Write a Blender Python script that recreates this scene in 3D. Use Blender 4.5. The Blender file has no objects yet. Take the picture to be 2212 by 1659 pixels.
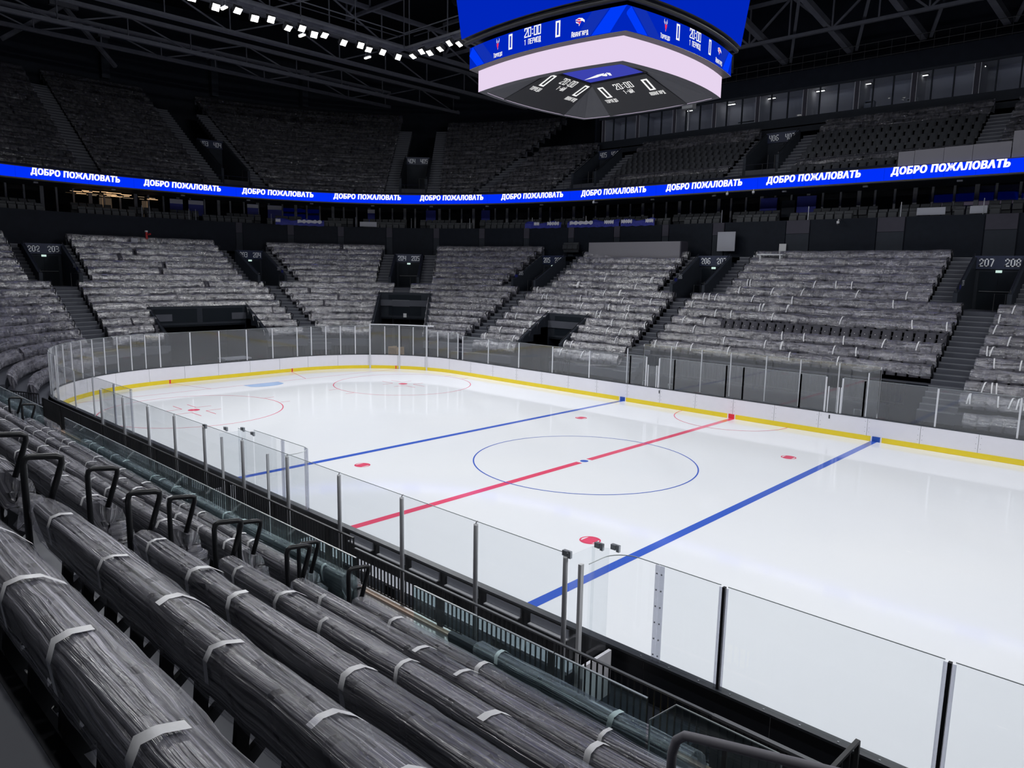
import bpy, math, random
import numpy as np
from mathutils import Matrix, Vector

rnd = random.Random(7)
nr = np.random.RandomState(3)
sc = bpy.context.scene
col = sc.collection

# ------------------------------------------------------------------ camera
CAM = (17.5112, -23.0518, 7.6078)
YAW, PITCH, ROLL, FPX = 2.3241, -0.1548, 0.0186, 1573.83
_cy, _sy, _cp, _sp = math.cos(YAW), math.sin(YAW), math.cos(PITCH), math.sin(PITCH)
_f = Vector((_cy * _cp, _sy * _cp, _sp))
_r = Vector((_sy, -_cy, 0.0))
_u = _r.cross(_f)
_r2 = _r * math.cos(ROLL) + _u * math.sin(ROLL)
_u2 = -_r * math.sin(ROLL) + _u * math.cos(ROLL)
cam_data = bpy.data.cameras.new('camera')
cam_data.sensor_width = 36.0
cam_data.lens = FPX * 36.0 / 2212.0
cam_data.clip_start = 0.05
cam_data.clip_end = 400
cam = bpy.data.objects.new('camera', cam_data)
col.objects.link(cam)
m = Matrix((_r2, _u2, -_f)).transposed().to_4x4()
m.translation = Vector(CAM)
cam.matrix_world = m
sc.camera = cam

# ------------------------------------------------------------------ world, exposure
w = bpy.data.worlds.new('arena_air')
sc.world = w
w.use_nodes = True
w.node_tree.nodes['Background'].inputs[0].default_value = (0.55, 0.62, 0.8, 1)
w.node_tree.nodes['Background'].inputs[1].default_value = 0.012
sc.view_settings.view_transform = 'Standard'
sc.view_settings.look = 'None'
sc.view_settings.gamma = 1.0
sc.view_settings.use_curve_mapping = False
sc.view_settings.exposure = 0.0
sc.cycles.max_bounces = 5
sc.cycles.use_adaptive_sampling = True
sc.cycles.adaptive_threshold = 0.02
sc.cycles.diffuse_bounces = 3
sc.cycles.glossy_bounces = 3
sc.cycles.transmission_bounces = 4
sc.cycles.transparent_max_bounces = 28
sc.cycles.caustics_reflective = False
sc.cycles.caustics_refractive = False
sc.cycles.sample_clamp_indirect = 4.0
sc.cycles.sample_clamp_direct = 12.0

# ------------------------------------------------------------------ materials
M = {}


def nodes_of(name):
    mt = bpy.data.materials.new(name)
    mt.use_nodes = True
    nt = mt.node_tree
    M[name] = mt
    return mt, nt, nt.nodes['Principled BSDF'], nt.nodes['Material Output']


def mat(name, c, rough=0.6, metal=0.0, spec=0.5, var=0.0, scale=3.0, bump=0.0, bscale=40.0, emit=None, es=0.0):
    mt, nt, b, out = nodes_of(name)
    b.inputs['Base Color'].default_value = (*c, 1)
    b.inputs['Roughness'].default_value = rough
    b.inputs['Metallic'].default_value = metal
    b.inputs['Specular IOR Level'].default_value = spec
    if emit:
        b.inputs['Emission Color'].default_value = (*emit, 1)
        b.inputs['Emission Strength'].default_value = es
    tc = None
    if var or bump:
        tc = nt.nodes.new('ShaderNodeTexCoord')
    if var:
        n = nt.nodes.new('ShaderNodeTexNoise')
        n.inputs['Scale'].default_value = scale
        n.inputs['Detail'].default_value = 3
        nt.links.new(tc.outputs['Object'], n.inputs['Vector'])
        mx = nt.nodes.new('ShaderNodeMixRGB')
        mx.inputs[1].default_value = (*[v * (1 - var) for v in c], 1)
        mx.inputs[2].default_value = (*[min(1, v * (1 + var)) for v in c], 1)
        nt.links.new(n.outputs['Fac'], mx.inputs[0])
        nt.links.new(mx.outputs[0], b.inputs['Base Color'])
    if bump:
        n = nt.nodes.new('ShaderNodeTexNoise')
        n.inputs['Scale'].default_value = bscale
        nt.links.new(tc.outputs['Object'], n.inputs['Vector'])
        bp = nt.nodes.new('ShaderNodeBump')
        bp.inputs['Strength'].default_value = bump
        nt.links.new(n.outputs['Fac'], bp.inputs['Height'])
        nt.links.new(bp.outputs[0], b.inputs['Normal'])
    return mt


def glassmat(name, tint, ior=1.45, gl=1.0, haze=0.0):
    mt, nt, b, out = nodes_of(name)
    nt.nodes.remove(b)
    tr = nt.nodes.new('ShaderNodeBsdfTransparent')
    tr.inputs[0].default_value = (*tint, 1)
    g = nt.nodes.new('ShaderNodeBsdfGlossy')
    g.inputs['Roughness'].default_value = 0.02
    g.inputs[0].default_value = (gl, gl, gl, 1)
    lw = nt.nodes.new('ShaderNodeLayerWeight')
    lw.inputs[0].default_value = 0.5
    pw = nt.nodes.new('ShaderNodeMath')
    pw.operation = 'POWER'
    pw.inputs[1].default_value = 4.5
    nt.links.new(lw.outputs['Facing'], pw.inputs[0])
    fr = nt.nodes.new('ShaderNodeMapRange')
    r0 = ((ior - 1) / (ior + 1)) ** 2
    fr.inputs['To Min'].default_value = r0
    fr.inputs['To Max'].default_value = 0.75
    nt.links.new(pw.outputs[0], fr.inputs['Value'])
    mx = nt.nodes.new('ShaderNodeMixShader')
    nt.links.new(fr.outputs[0], mx.inputs[0])
    nt.links.new(tr.outputs[0], mx.inputs[1])
    nt.links.new(g.outputs[0], mx.inputs[2])
    last = mx
    if haze:
        d = nt.nodes.new('ShaderNodeBsdfDiffuse')
        d.inputs[0].default_value = (0.8, 0.82, 0.86, 1)
        m2 = nt.nodes.new('ShaderNodeMixShader')
        m2.inputs[0].default_value = haze
        nt.links.new(mx.outputs[0], m2.inputs[1])
        nt.links.new(d.outputs[0], m2.inputs[2])
        last = m2
    nt.links.new(last.outputs[0], out.inputs[0])
    return mt


def emitmat(name, c, s):
    mt, nt, b, out = nodes_of(name)
    nt.nodes.remove(b)
    e = nt.nodes.new('ShaderNodeEmission')
    e.inputs[0].default_value = (*c, 1)
    e.inputs[1].default_value = s
    nt.links.new(e.outputs[0], out.inputs[0])
    return mt


def filmmat(name, milk=(0.04, 0.35), gloss=(0.06, 0.5), su=1.2, sv=26.0, rough=0.16, white=0.6, bumpk=0.5, dist=0.03, thr=(0.55, 0.95), tint=(0.93, 0.93, 0.96), line=0.0):
    """thin stretch film: clear with milky streaks and a crumpled glossy skin (UV in metres along and across the row)"""
    mt, nt, b, out = nodes_of(name)
    nt.nodes.remove(b)
    N, L = nt.nodes.new, nt.links.new
    uv = N('ShaderNodeUVMap')
    uv.uv_map = 'UVMap'

    def noise(sx, sy, det, rg, dst):
        mp = N('ShaderNodeMapping')
        mp.inputs['Scale'].default_value = (sx, sy, 1)
        L(uv.outputs[0], mp.inputs[0])
        n = N('ShaderNodeTexNoise')
        n.inputs['Scale'].default_value = 1.0
        n.inputs['Detail'].default_value = det
        n.inputs['Roughness'].default_value = rg
        n.inputs['Distortion'].default_value = dst
        L(mp.outputs[0], n.inputs['Vector'])
        return n.outputs['Fac']

    def math_(op, x, y):
        m_ = N('ShaderNodeMath')
        m_.operation = op
        for i, v in enumerate((x, y)):
            if isinstance(v, float):
                m_.inputs[i].default_value = v
            else:
                L(v, m_.inputs[i])
        return m_.outputs[0]

    def rng(v, a0, a1, b0, b1):
        r_ = N('ShaderNodeMapRange')
        r_.inputs['From Min'].default_value = a0
        r_.inputs['From Max'].default_value = a1
        r_.inputs['To Min'].default_value = b0
        r_.inputs['To Max'].default_value = b1
        L(v, r_.inputs['Value'])
        return r_.outputs[0]

    streak = noise(su, sv, 4, 0.62, 0.5)
    blot = noise(su * 2.2, sv * 0.22, 4, 0.7, 1.6)
    big = noise(0.35, 1.1, 1, 0.5, 0.3)
    h = math_('ADD', math_('MULTIPLY', streak, 0.65), math_('MULTIPLY', blot, 0.55))
    dens = rng(big, 0.35, 0.65, 0.6, 1.25)
    f_milk = math_('MULTIPLY', rng(h, thr[0], thr[1], milk[0], milk[1]), dens)
    if line:
        # glints painted into the colour: thin pale lines running along the row
        ln = rng(noise(su * 0.6, sv * 1.5, 3, 0.6, 0.15), 0.57, 0.66, 0.0, line)
        ln2 = rng(noise(su * 1.5, sv * 0.8, 3, 0.6, 0.6), 0.62, 0.70, 0.0, line)
        f_milk = math_('ADD', f_milk, math_('MULTIPLY', math_('ADD', ln, ln2), rng(big, 0.40, 0.6, 0.15, 1.0)))
        f_milk = math_('MINIMUM', f_milk, 0.9)
    f_gl = rng(h, thr[0] - 0.05, thr[1], gloss[0], gloss[1])
    bm = N('ShaderNodeBump')
    bm.inputs['Strength'].default_value = bumpk
    bm.inputs['Distance'].default_value = dist
    L(h, bm.inputs['Height'])
    tr = N('ShaderNodeBsdfTransparent')
    tr.inputs[0].default_value = (*tint, 1)
    df = N('ShaderNodeBsdfDiffuse')
    df.inputs[0].default_value = (white * 0.96, white * 0.945, white * 1.07, 1)
    L(bm.outputs[0], df.inputs['Normal'])
    m1 = N('ShaderNodeMixShader')
    L(f_milk, m1.inputs[0])
    L(tr.outputs[0], m1.inputs[1])
    L(df.outputs[0], m1.inputs[2])
    gl = N('ShaderNodeBsdfGlossy')
    gl.inputs['Roughness'].default_value = rough
    gl.inputs[0].default_value = (1, 1, 1, 1)
    L(bm.outputs[0], gl.inputs['Normal'])
    m2 = N('ShaderNodeMixShader')
    L(f_gl, m2.inputs[0])
    L(m1.outputs[0], m2.inputs[1])
    L(gl.outputs[0], m2.inputs[2])
    L(m2.outputs[0], out.inputs[0])
    return mt


def icemat():
    mt, nt, b, out = nodes_of('ice')
    N, L = nt.nodes.new, nt.links.new
    tc = N('ShaderNodeTexCoord')
    n = N('ShaderNodeTexNoise')
    n.inputs['Scale'].default_value = 0.12
    n.inputs['Detail'].default_value = 4
    L(tc.outputs['Object'], n.inputs['Vector'])
    mx = N('ShaderNodeMixRGB')
    mx.inputs[1].default_value = (0.79, 0.82, 0.88, 1)
    mx.inputs[2].default_value = (0.88, 0.89, 0.91, 1)
    L(n.outputs['Fac'], mx.inputs[0])
    # scraped frost streaks along the ice
    mp = N('ShaderNodeMapping')
    mp.inputs['Scale'].default_value = (0.35, 2.6, 1)
    L(tc.outputs['Object'], mp.inputs[0])
    n2 = N('ShaderNodeTexNoise')
    n2.inputs['Scale'].default_value = 1.3
    n2.inputs['Detail'].default_value = 7
    n2.inputs['Roughness'].default_value = 0.75
    L(mp.outputs[0], n2.inputs['Vector'])
    rp = N('ShaderNodeValToRGB')
    rp.color_ramp.elements[0].position = 0.655
    rp.color_ramp.elements[1].position = 0.70
    L(n2.outputs['Fac'], rp.inputs[0])
    mx2 = N('ShaderNodeMixRGB')
    mx2.inputs[2].default_value = (0.97, 0.97, 0.98, 1)
    L(rp.outputs[0], mx2.inputs[0])
    L(mx.outputs[0], mx2.inputs[1])
    L(mx2.outputs[0], b.inputs['Base Color'])
    b.inputs['Roughness'].default_value = 0.06
    b.inputs['IOR'].default_value = 1.31
    n3 = N('ShaderNodeTexNoise')
    n3.inputs['Scale'].default_value = 2.2
    n3.inputs['Detail'].default_value = 4
    L(tc.outputs['Object'], n3.inputs['Vector'])
    bm = N('ShaderNodeBump')
    bm.inputs['Strength'].default_value = 0.05
    bm.inputs['Distance'].default_value = 0.02
    L(n3.outputs['Fac'], bm.inputs['Height'])
    L(bm.outputs[0], b.inputs['Normal'])


icemat()
mat('paint_red', (0.85, 0.10, 0.19), 0.09)
mat('paint_blue', (0.06, 0.14, 0.62), 0.09)
mat('paint_crease', (0.26, 0.47, 0.83), 0.09)
mat('board_white', (0.82, 0.81, 0.87), 0.22, var=0.03)
mat('kick_yellow', (0.86, 0.66, 0.02), 0.3, var=0.04)
mat('kick_red', (0.75, 0.03, 0.05), 0.3)
mat('kick_blue', (0.02, 0.09, 0.42), 0.3)
mat('cap_dark', (0.045, 0.05, 0.06), 0.3)
mat('board_back', (0.012, 0.013, 0.018), 0.45, var=0.3)
mat('seam', (0.25, 0.25, 0.28), 0.5)
glassmat('glass_clear', (0.965, 0.975, 0.98), 1.36, 1.0, 0.015)
glassmat('glass_far', (0.95, 0.96, 0.965), 1.4, 1.0, 0.055)  # pale haze painted in for the bright ice reflected by the panes
glassmat('glass_teal', (0.80, 0.90, 0.90), 1.45, 1.0, 0.01)
mat('glass_edge', (0.42, 0.47, 0.48), 0.2, spec=0.8)
glassmat('plate_clear', (0.86, 0.87, 0.92), 1.5, 1.0, 0.22)
mat('alu', (0.72, 0.73, 0.76), 0.3, 0.0)
mat('post_white', (0.66, 0.67, 0.71), 0.35)
mat('black_metal', (0.012, 0.013, 0.016), 0.42)
mat('rail_metal', (0.11, 0.115, 0.125), 0.4)
mat('concrete', (0.065, 0.070, 0.090), 0.7, var=0.18, scale=1.3, bump=0.08, bscale=30)
mat('concrete_near', (0.10, 0.105, 0.125), 0.6, var=0.22, scale=1.1, bump=0.1, bscale=25)
mat('nosing', (0.17, 0.18, 0.20), 0.6)
mat('rubber_and_shade', (0.01, 0.011, 0.014), 0.6)
mat('walk_floor', (0.13, 0.125, 0.13), 0.18)
mat('peach', (0.62, 0.46, 0.36), 0.4)
mat('seat_fabric', (0.036, 0.037, 0.050), 0.55, var=0.25, scale=14)
mat('seat_far', (0.062, 0.061, 0.078), 0.6, var=0.2, scale=0.35)
mat('seat_upper', (0.06, 0.064, 0.075), 0.6, var=0.25, scale=0.3)
mat('seat_lounge', (0.034, 0.038, 0.044), 0.6)
mat('number_plate', (0.7, 0.7, 0.7), 0.4)
filmmat('film', (0.02, 0.30), (0.05, 0.36), 0.35, 34.0, 0.2, 0.75, 0.9, 0.035, (0.50, 0.74), line=0.75)
filmmat('film_far', (0.05, 0.52), (0.05, 0.55), 0.8, 9.0, 0.22, 0.6, 0.9, 0.10, (0.51, 0.76), line=0.3)
filmmat('film_upper', (0.0, 0.5), (0.02, 0.5), 0.9, 9.0, 0.2, 0.5, 0.9, 0.10, (0.52, 0.78))
mat('tape', (0.85, 0.85, 0.88), 0.4, var=0.08, scale=60)
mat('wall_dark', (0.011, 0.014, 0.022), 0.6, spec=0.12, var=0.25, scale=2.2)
mat('wall_panel', (0.009, 0.012, 0.019), 0.55, spec=0.12, var=0.3, scale=3)
mat('pilaster', (0.055, 0.053, 0.070), 0.6, spec=0.12, var=0.1)
mat('stair_wall', (0.028, 0.033, 0.043), 0.55, spec=0.12, var=0.15)
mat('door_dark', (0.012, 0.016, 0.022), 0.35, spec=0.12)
mat('sign_navy', (0.016, 0.024, 0.06), 0.45)
mat('sign_text', (0.92, 0.95, 1.0), 0.5)
mat('bar_steel', (0.45, 0.47, 0.5), 0.3, 0.7)
emitmat('exit_glow', (0.75, 1.0, 0.92), 0.75)
emitmat('led_blue', (0.0, 0.028, 0.90), 1.05)
emitmat('led_white', (0.93, 0.92, 1.0), 1.15)
emitmat('screen_blue', (0.0, 0.020, 0.52), 0.95)
emitmat('screen_mid', (0.006, 0.030, 0.44), 1.0)
emitmat('screen_bright', (0.0, 0.045, 0.95), 1.0)
emitmat('screen_white', (0.80, 0.66, 0.86), 1.0)
emitmat('screen_under', (0.045, 0.055, 0.42), 1.0)
emitmat('text_white', (1, 1, 1), 0.95)
emitmat('logo_red', (0.80, 0.03, 0.12), 1.0)
mat('score_case', (0.07, 0.068, 0.066), 0.5)
mat('score_dark', (0.030, 0.030, 0.034), 0.45, spec=0.12)
mat('score_panel', (0.085, 0.085, 0.095), 0.5, spec=0.12)
mat('truss', (0.12, 0.125, 0.15), 0.55, spec=0.12, var=0.2)
mat('truss_alu', (0.4, 0.42, 0.45), 0.35, 0.6)
mat('ceiling', (0.010, 0.011, 0.016), 0.8, spec=0.12)
mat('duct', (0.03, 0.031, 0.036), 0.5)
emitmat('lamp_lens', (1.0, 0.98, 0.93), 22.0)
emitmat('lamp_dim', (1.0, 0.98, 0.93), 5.0)
emitmat('lamp_small', (1.0, 0.97, 0.9), 6.0)
emitmat('lamp_faint', (1.0, 0.97, 0.9), 2.6)
emitmat('suite_light', (1.0, 0.62, 0.32), 1.0)
emitmat('suite_room', (0.9, 0.55, 0.3), 0.25)
emitmat('press_room', (0.62, 0.68, 0.8), 0.030)
glassmat('suite_glass', (0.5, 0.54, 0.6), 1.5, 0.9)
glassmat('press_glass', (0.85, 0.87, 0.9), 1.4, 0.7)
mat('suite_room_dark', (0.012, 0.013, 0.018), 0.7)
mat('mullion', (0.15, 0.155, 0.175), 0.5)
mat('banner_blue', (0.02, 0.028, 0.26), 0.6)
mat('banner_white', (0.55, 0.55, 0.62), 0.6)
mat('box_grey', (0.20, 0.195, 0.22), 0.6)
mat('room_wall', (0.6, 0.6, 0.65), 0.7)
mat('white_plastic', (0.62, 0.63, 0.65), 0.4)
mat('grey_light', (0.34, 0.35, 0.40), 0.5)
mat('red_paint', (0.5, 0.03, 0.03), 0.4)
mat('wood', (0.48, 0.33, 0.18), 0.6, var=0.25, scale=6)
mat('yellow_box', (0.85, 0.68, 0.03), 0.4)
mat('bench_shelf', (0.55, 0.55, 0.58), 0.4)
mat('step_paint', (0.75, 0.75, 0.5), 0.5)


# ------------------------------------------------------------------ mesh helpers
class MB:
    def __init__(s):
        s.v, s.f, s.mi, s.uv = [], [], [], []
        s.m = 0

    def _add(s, vs, fs):
        o = len(s.v)
        s.v.extend([tuple(map(float, p)) for p in vs])
        for q in fs:
            s.f.append(tuple(i + o for i in q))
            s.mi.append(s.m)

    def box(s, c, d, ax=None):
        """box with centre c, full size d, axes ax (three unit vectors)"""
        c = np.array(c, float)
        X, Y, Z = [np.array(a, float) for a in (ax or ((1, 0, 0), (0, 1, 0), (0, 0, 1)))]
        h = [v / 2 for v in d]
        vs = [c + X * h[0] * a + Y * h[1] * b + Z * h[2] * e for e in (-1, 1) for b in (-1, 1) for a in (-1, 1)]
        s._add(vs, [(0, 2, 3, 1), (4, 5, 7, 6), (0, 1, 5, 4), (2, 6, 7, 3), (0, 4, 6, 2), (1, 3, 7, 5)])
        return s

    def b6(s, x0, x1, y0, y1, z0, z1):
        return s.box(((x0 + x1) / 2, (y0 + y1) / 2, (z0 + z1) / 2), (x1 - x0, y1 - y0, z1 - z0))

    def bar(s, p0, p1, wd, ht, up=(0, 0, 1)):
        p0, p1 = np.array(p0, float), np.array(p1, float)
        d = p1 - p0
        L = np.linalg.norm(d)
        d = d / L
        up = np.array(up, float)
        if abs(d @ up) > 0.98:
            up = np.array((0, 1, 0.))
        x = np.cross(d, up)
        x /= np.linalg.norm(x)
        z = np.cross(x, d)
        return s.box((p0 + p1) / 2, (wd, L, ht), (x, d, z))

    def tube(s, pts, r, n=8, closed=False, cap=True):
        P = [np.array(p, float) for p in pts]
        K = len(P)
        rings = []
        prev = None
        for i in range(K):
            a = P[i - 1] if (i > 0 or closed) else P[i]
            b = P[(i + 1) % K] if (i < K - 1 or closed) else P[i]
            t = b - a
            t = t / (np.linalg.norm(t) + 1e-12)
            if prev is None:
                ref = np.array((0, 0, 1.)) if abs(t[2]) < 0.9 else np.array((1., 0, 0))
                x = np.cross(t, ref)
            else:
                x = prev - t * (prev @ t)
            x = x / (np.linalg.norm(x) + 1e-12)
            prev = x
            y = np.cross(t, x)
            rings.append([P[i] + r * (math.cos(2 * math.pi * j / n) * x + math.sin(2 * math.pi * j / n) * y) for j in range(n)])
        vs = [q for rg in rings for q in rg]
        fs = []
        for i in range(K if closed else K - 1):
            a, b = i * n, ((i + 1) % K) * n
            for j in range(n):
                fs.append((a + j, a + (j + 1) % n, b + (j + 1) % n, b + j))
        if cap and not closed:
            fs.append(tuple(range(n - 1, -1, -1)))
            fs.append(tuple((K - 1) * n + j for j in range(n)))
        s._add(vs, fs)
        return s

    def prism(s, poly, ext):
        """3D polygon extruded by vector ext"""
        n = len(poly)
        e = np.array(ext, float)
        vs = [np.array(p, float) for p in poly] + [np.array(p, float) + e for p in poly]
        fs = [tuple(range(n - 1, -1, -1)), tuple(range(n, 2 * n))]
        fs += [(i, (i + 1) % n, n + (i + 1) % n, n + i) for i in range(n)]
        s._add(vs, fs)
        return s

    def quad(s, *p):
        s._add(p, [tuple(range(len(p)))])
        return s

    def grid(s, rows, uv=None):
        """rows: list of equally long point lists"""
        R, C = len(rows), len(rows[0])
        vs = [p for rw in rows for p in rw]
        fs = [(i * C + j, i * C + j + 1, (i + 1) * C + j + 1, (i + 1) * C + j) for i in range(R - 1) for j in range(C - 1)]
        s._add(vs, fs)
        if uv is not None:
            s.uv.extend(uv)
        return s

    def mesh(s, name, mats, smooth=False):
        me = bpy.data.meshes.new(name)
        me.from_pydata(s.v, [], s.f)
        mats = mats if isinstance(mats, (list, tuple)) else [mats]
        for k in mats:
            me.materials.append(M[k])
        if len(mats) > 1:
            me.polygons.foreach_set('material_index', s.mi)
        if smooth:
            me.polygons.foreach_set('use_smooth', [True] * len(s.f))
        if s.uv:
            ul = me.uv_layers.new(name='UVMap')
            li = np.empty(len(me.loops), dtype=np.int32)
            me.loops.foreach_get('vertex_index', li)
            ul.data.foreach_set('uv', np.array(s.uv, dtype=np.float32)[li].ravel())
        me.update()
        return me

    def build(s, name, mats, parent=None, smooth=False):
        return link(name, s.mesh(name, mats, smooth), parent)


def link(name, me, parent=None, loc=None, rz=0.0):
    o = bpy.data.objects.new(name, me)
    col.objects.link(o)
    if parent is not None:
        o.parent = parent
    if loc is not None:
        o.location = loc
    if rz:
        o.rotation_euler = (0, 0, rz)
    return o


def tag(o, label=None, cat=None, group=None, kind=None):
    if label:
        o['label'] = label
    if cat:
        o['category'] = cat
    if group:
        o['group'] = group
    if kind:
        o['kind'] = kind
    return o


def thing(name, label, cat, group=None, loc=(0, 0, 0), rz=0.0):
    o = bpy.data.objects.new(name, None)
    o.empty_display_size = 0.2
    col.objects.link(o)
    o.location = loc
    o.rotation_euler = (0, 0, rz)
    return tag(o, label, cat, group)


def struct(name, mb, mats, label=None, smooth=False):
    o = mb.build(name, mats, None, smooth)
    o['kind'] = 'structure'
    if label:
        o['label'] = label
    return o


ORD = ['zeroth', 'first', 'second', 'third', 'fourth', 'fifth', 'sixth', 'seventh', 'eighth', 'ninth', 'tenth', 'eleventh', 'twelfth',
       'thirteenth', 'fourteenth', 'fifteenth', 'sixteenth', 'seventeenth', 'eighteenth', 'nineteenth', 'twentieth']


def ordinal(n):
    if n <= 20:
        return ORD[n]
    tens = {2: 'twenty', 3: 'thirty', 4: 'forty', 5: 'fifty', 6: 'sixty', 7: 'seventy'}
    tt = {2: 'twentieth', 3: 'thirtieth', 4: 'fortieth', 5: 'fiftieth', 6: 'sixtieth', 7: 'seventieth'}
    return tt[n // 10] if n % 10 == 0 else tens[n // 10] + '-' + ORD[n % 10]


# ---- stroke lettering (condensed squared sign font): cell 1 wide, 2 high
G = {
    '0': [[(0, 0), (1, 0), (1, 2), (0, 2), (0, 0)]],
    '1': [[(0.15, 1.75), (0.55, 2), (0.55, 0)]],
    '2': [[(0, 1.55), (0, 2), (1, 2), (1, 1.2), (0, 0.25), (0, 0), (1, 0)]],
    '3': [[(0, 2), (1, 2), (1, 0), (0, 0)], [(0.25, 1.05), (1, 1.05)]],
    '4': [[(0, 2), (0, 0.9), (1, 0.9)], [(1, 2), (1, 0)]],
    '5': [[(1, 2), (0, 2), (0, 1.1), (1, 1.1), (1, 0), (0, 0)]],
    '6': [[(1, 2), (0, 2), (0, 0), (1, 0), (1, 1.1), (0, 1.1)]],
    '7': [[(0, 2), (1, 2), (0.35, 0)]],
    '8': [[(0, 0), (1, 0), (1, 2), (0, 2), (0, 0)], [(0, 1.05), (1, 1.05)]],
    ':': [[(0.4, 0.45), (0.6, 0.45)], [(0.4, 1.45), (0.6, 1.45)]],
    '-': [[(0.1, 1), (0.9, 1)]],
    'А': [[(0, 0), (0.15, 2), (0.85, 2), (1, 0)], [(0.1, 0.8), (0.9, 0.8)]],
    'В': [[(0, 0), (0, 2), (0.85, 2), (0.85, 1.1), (0, 1.1)], [(0.85, 1.1), (1, 0.9), (1, 0), (0, 0)]],
    'Г': [[(0, 0), (0, 2), (1, 2)]],
    'Д': [[(0.15, 0), (0.25, 2), (0.85, 2), (0.85, 0)], [(0, -0.35), (0, 0), (1, 0), (1, -0.35)]],
    'Е': [[(1, 2), (0, 2), (0, 0), (1, 0)], [(0, 1.05), (0.8, 1.05)]],
    'И': [[(0, 2), (0, 0), (1, 2), (1, 0)]],
    'Й': [[(0, 2), (0, 0), (1, 2), (1, 0)], [(0.3, 2.35), (0.7, 2.35)]],
    'Н': [[(0, 0), (0, 2)], [(1, 0), (1, 2)], [(0, 1.05), (1, 1.05)]],
    'О': [[(0, 0), (1, 0), (1, 2), (0, 2), (0, 0)]],
    'П': [[(0, 0), (0, 2), (1, 2), (1, 0)]],
    'Р': [[(0, 0), (0, 2), (1, 2), (1, 1), (0, 1)]],
    'Т': [[(0, 2), (1, 2)], [(0.5, 2), (0.5, 0)]],
    'Ы': [[(0, 2), (0, 0), (0.6, 0), (0.6, 1.1), (0, 1.1)], [(1, 0), (1, 2)]],
}


def strokes(text, h, wd, gap, th, small=1.0):
    """flat 2D quads for text; the first letter is full height, the rest 'small' of it; returns quads and width"""
    out = []
    x = 0.0
    for i, ch in enumerate(text):
        if ch == ' ':
            x += wd * 0.8 + gap
            continue
        k = 1.0 if i == 0 else small
        cw = wd * (0.45 if ch in ':' else 1.0)
        for pl in G[ch]:
            pts = [(x + p[0] * cw if ch != ':' else x + cw / 2 + (p[0] - 0.5) * wd * 0.5, p[1] / 2 * h * k) for p in pl]
            for a, b in zip(pts, pts[1:]):
                dx, dy = b[0] - a[0], b[1] - a[1]
                L = math.hypot(dx, dy) or 1e-6
                ux, uy = dx / L * th / 2, dy / L * th / 2
                nx, ny = -uy, ux
                a2, b2 = (a[0] - ux, a[1] - uy), (b[0] + ux, b[1] + uy)
                out.append([(a2[0] + nx, a2[1] + ny), (b2[0] + nx, b2[1] + ny), (b2[0] - nx, b2[1] - ny), (a2[0] - nx, a2[1] - ny)])
        x += cw + gap
    return out, x - gap


def put_text(name, text, h, wd, gap, th, fmap, matname, parent, small=1.0, centre=True):
    q, W = strokes(text, h, wd, gap, th, small)
    mb = MB()
    for poly in q:
        mb.quad(*[fmap(px - (W / 2 if centre else 0), py) for px, py in poly])
    return mb.build(name, matname, parent)

# ------------------------------------------------------------------ floodlights (the arena's own lamps)
LX, LY, LZ = 27.7, 12.7, 23.0


def spot(parent, loc, target, power, size_deg=118, blend=0.65, radius=0.35, colr=(0.97, 0.985, 1.0)):
    ld = bpy.data.lights.new('flood_beam', 'SPOT')
    ld.energy = power
    ld.color = colr
    ld.spot_size = math.radians(size_deg)
    ld.spot_blend = blend
    ld.shadow_soft_size = radius
    o = bpy.data.objects.new('flood_beam', ld)
    col.objects.link(o)
    o.parent = parent
    o.location = loc
    d = Vector(target) - (Vector(parent.location) + Vector(loc))
    o.rotation_euler = d.to_track_quat('-Z', 'Y').to_euler()
    return o


FLOOD = {}


def flood_meshes():
    a = MB()
    a.b6(-0.26, 0.26, -0.10, 0.10, -0.22, 0.22)
    for i in range(7):
        a.b6(-0.24 + i * 0.08 - 0.012, -0.24 + i * 0.08 + 0.012, -0.2, -0.09, -0.2, 0.2)
    FLOOD['housing'] = a.mesh('housing', 'duct')
    b = MB()
    for sx in (-1, 1):
        for sz in (-1, 1):
            b.b6(sx * 0.12 - 0.10, sx * 0.12 + 0.10, 0.10, 0.115, sz * 0.105 - 0.085, sz * 0.105 + 0.085)
    FLOOD['lens'] = b.mesh('lens', 'lamp_lens')
    FLOOD['lens_dim'] = b.mesh('lens', 'lamp_dim')
    c = MB()
    c.tube([(-0.3, 0, 0), (-0.3, 0, 0.36), (0.3, 0, 0.36), (0.3, 0, 0)], 0.015, 6)
    c.tube([(0, 0, 0.36), (0, 0, 0.62)], 0.02, 6)
    FLOOD['yoke'] = c.mesh('yoke', 'truss')


flood_meshes()
FLOOD_N = [0]


def floodlight(x, y, z, target, power, label, group, dim=False, beam=True):
    t = thing('floodlight', label, 'floodlight', group, (x, y, z))
    d = Vector(target) - Vector((x, y, z))
    rot = d.to_track_quat('Y', 'Z').to_euler()
    for nm in ('housing', 'lens_dim' if dim else 'lens'):
        o = link(nm.split('_')[0], FLOOD[nm], t)
        o.rotation_euler = rot
    o = link('yoke', FLOOD['yoke'], t)
    o.rotation_euler = (0, 0, rot[2])
    if beam:
        k = d.normalized() * 0.25
        spot(t, tuple(k), target, power)
    return t


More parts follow.
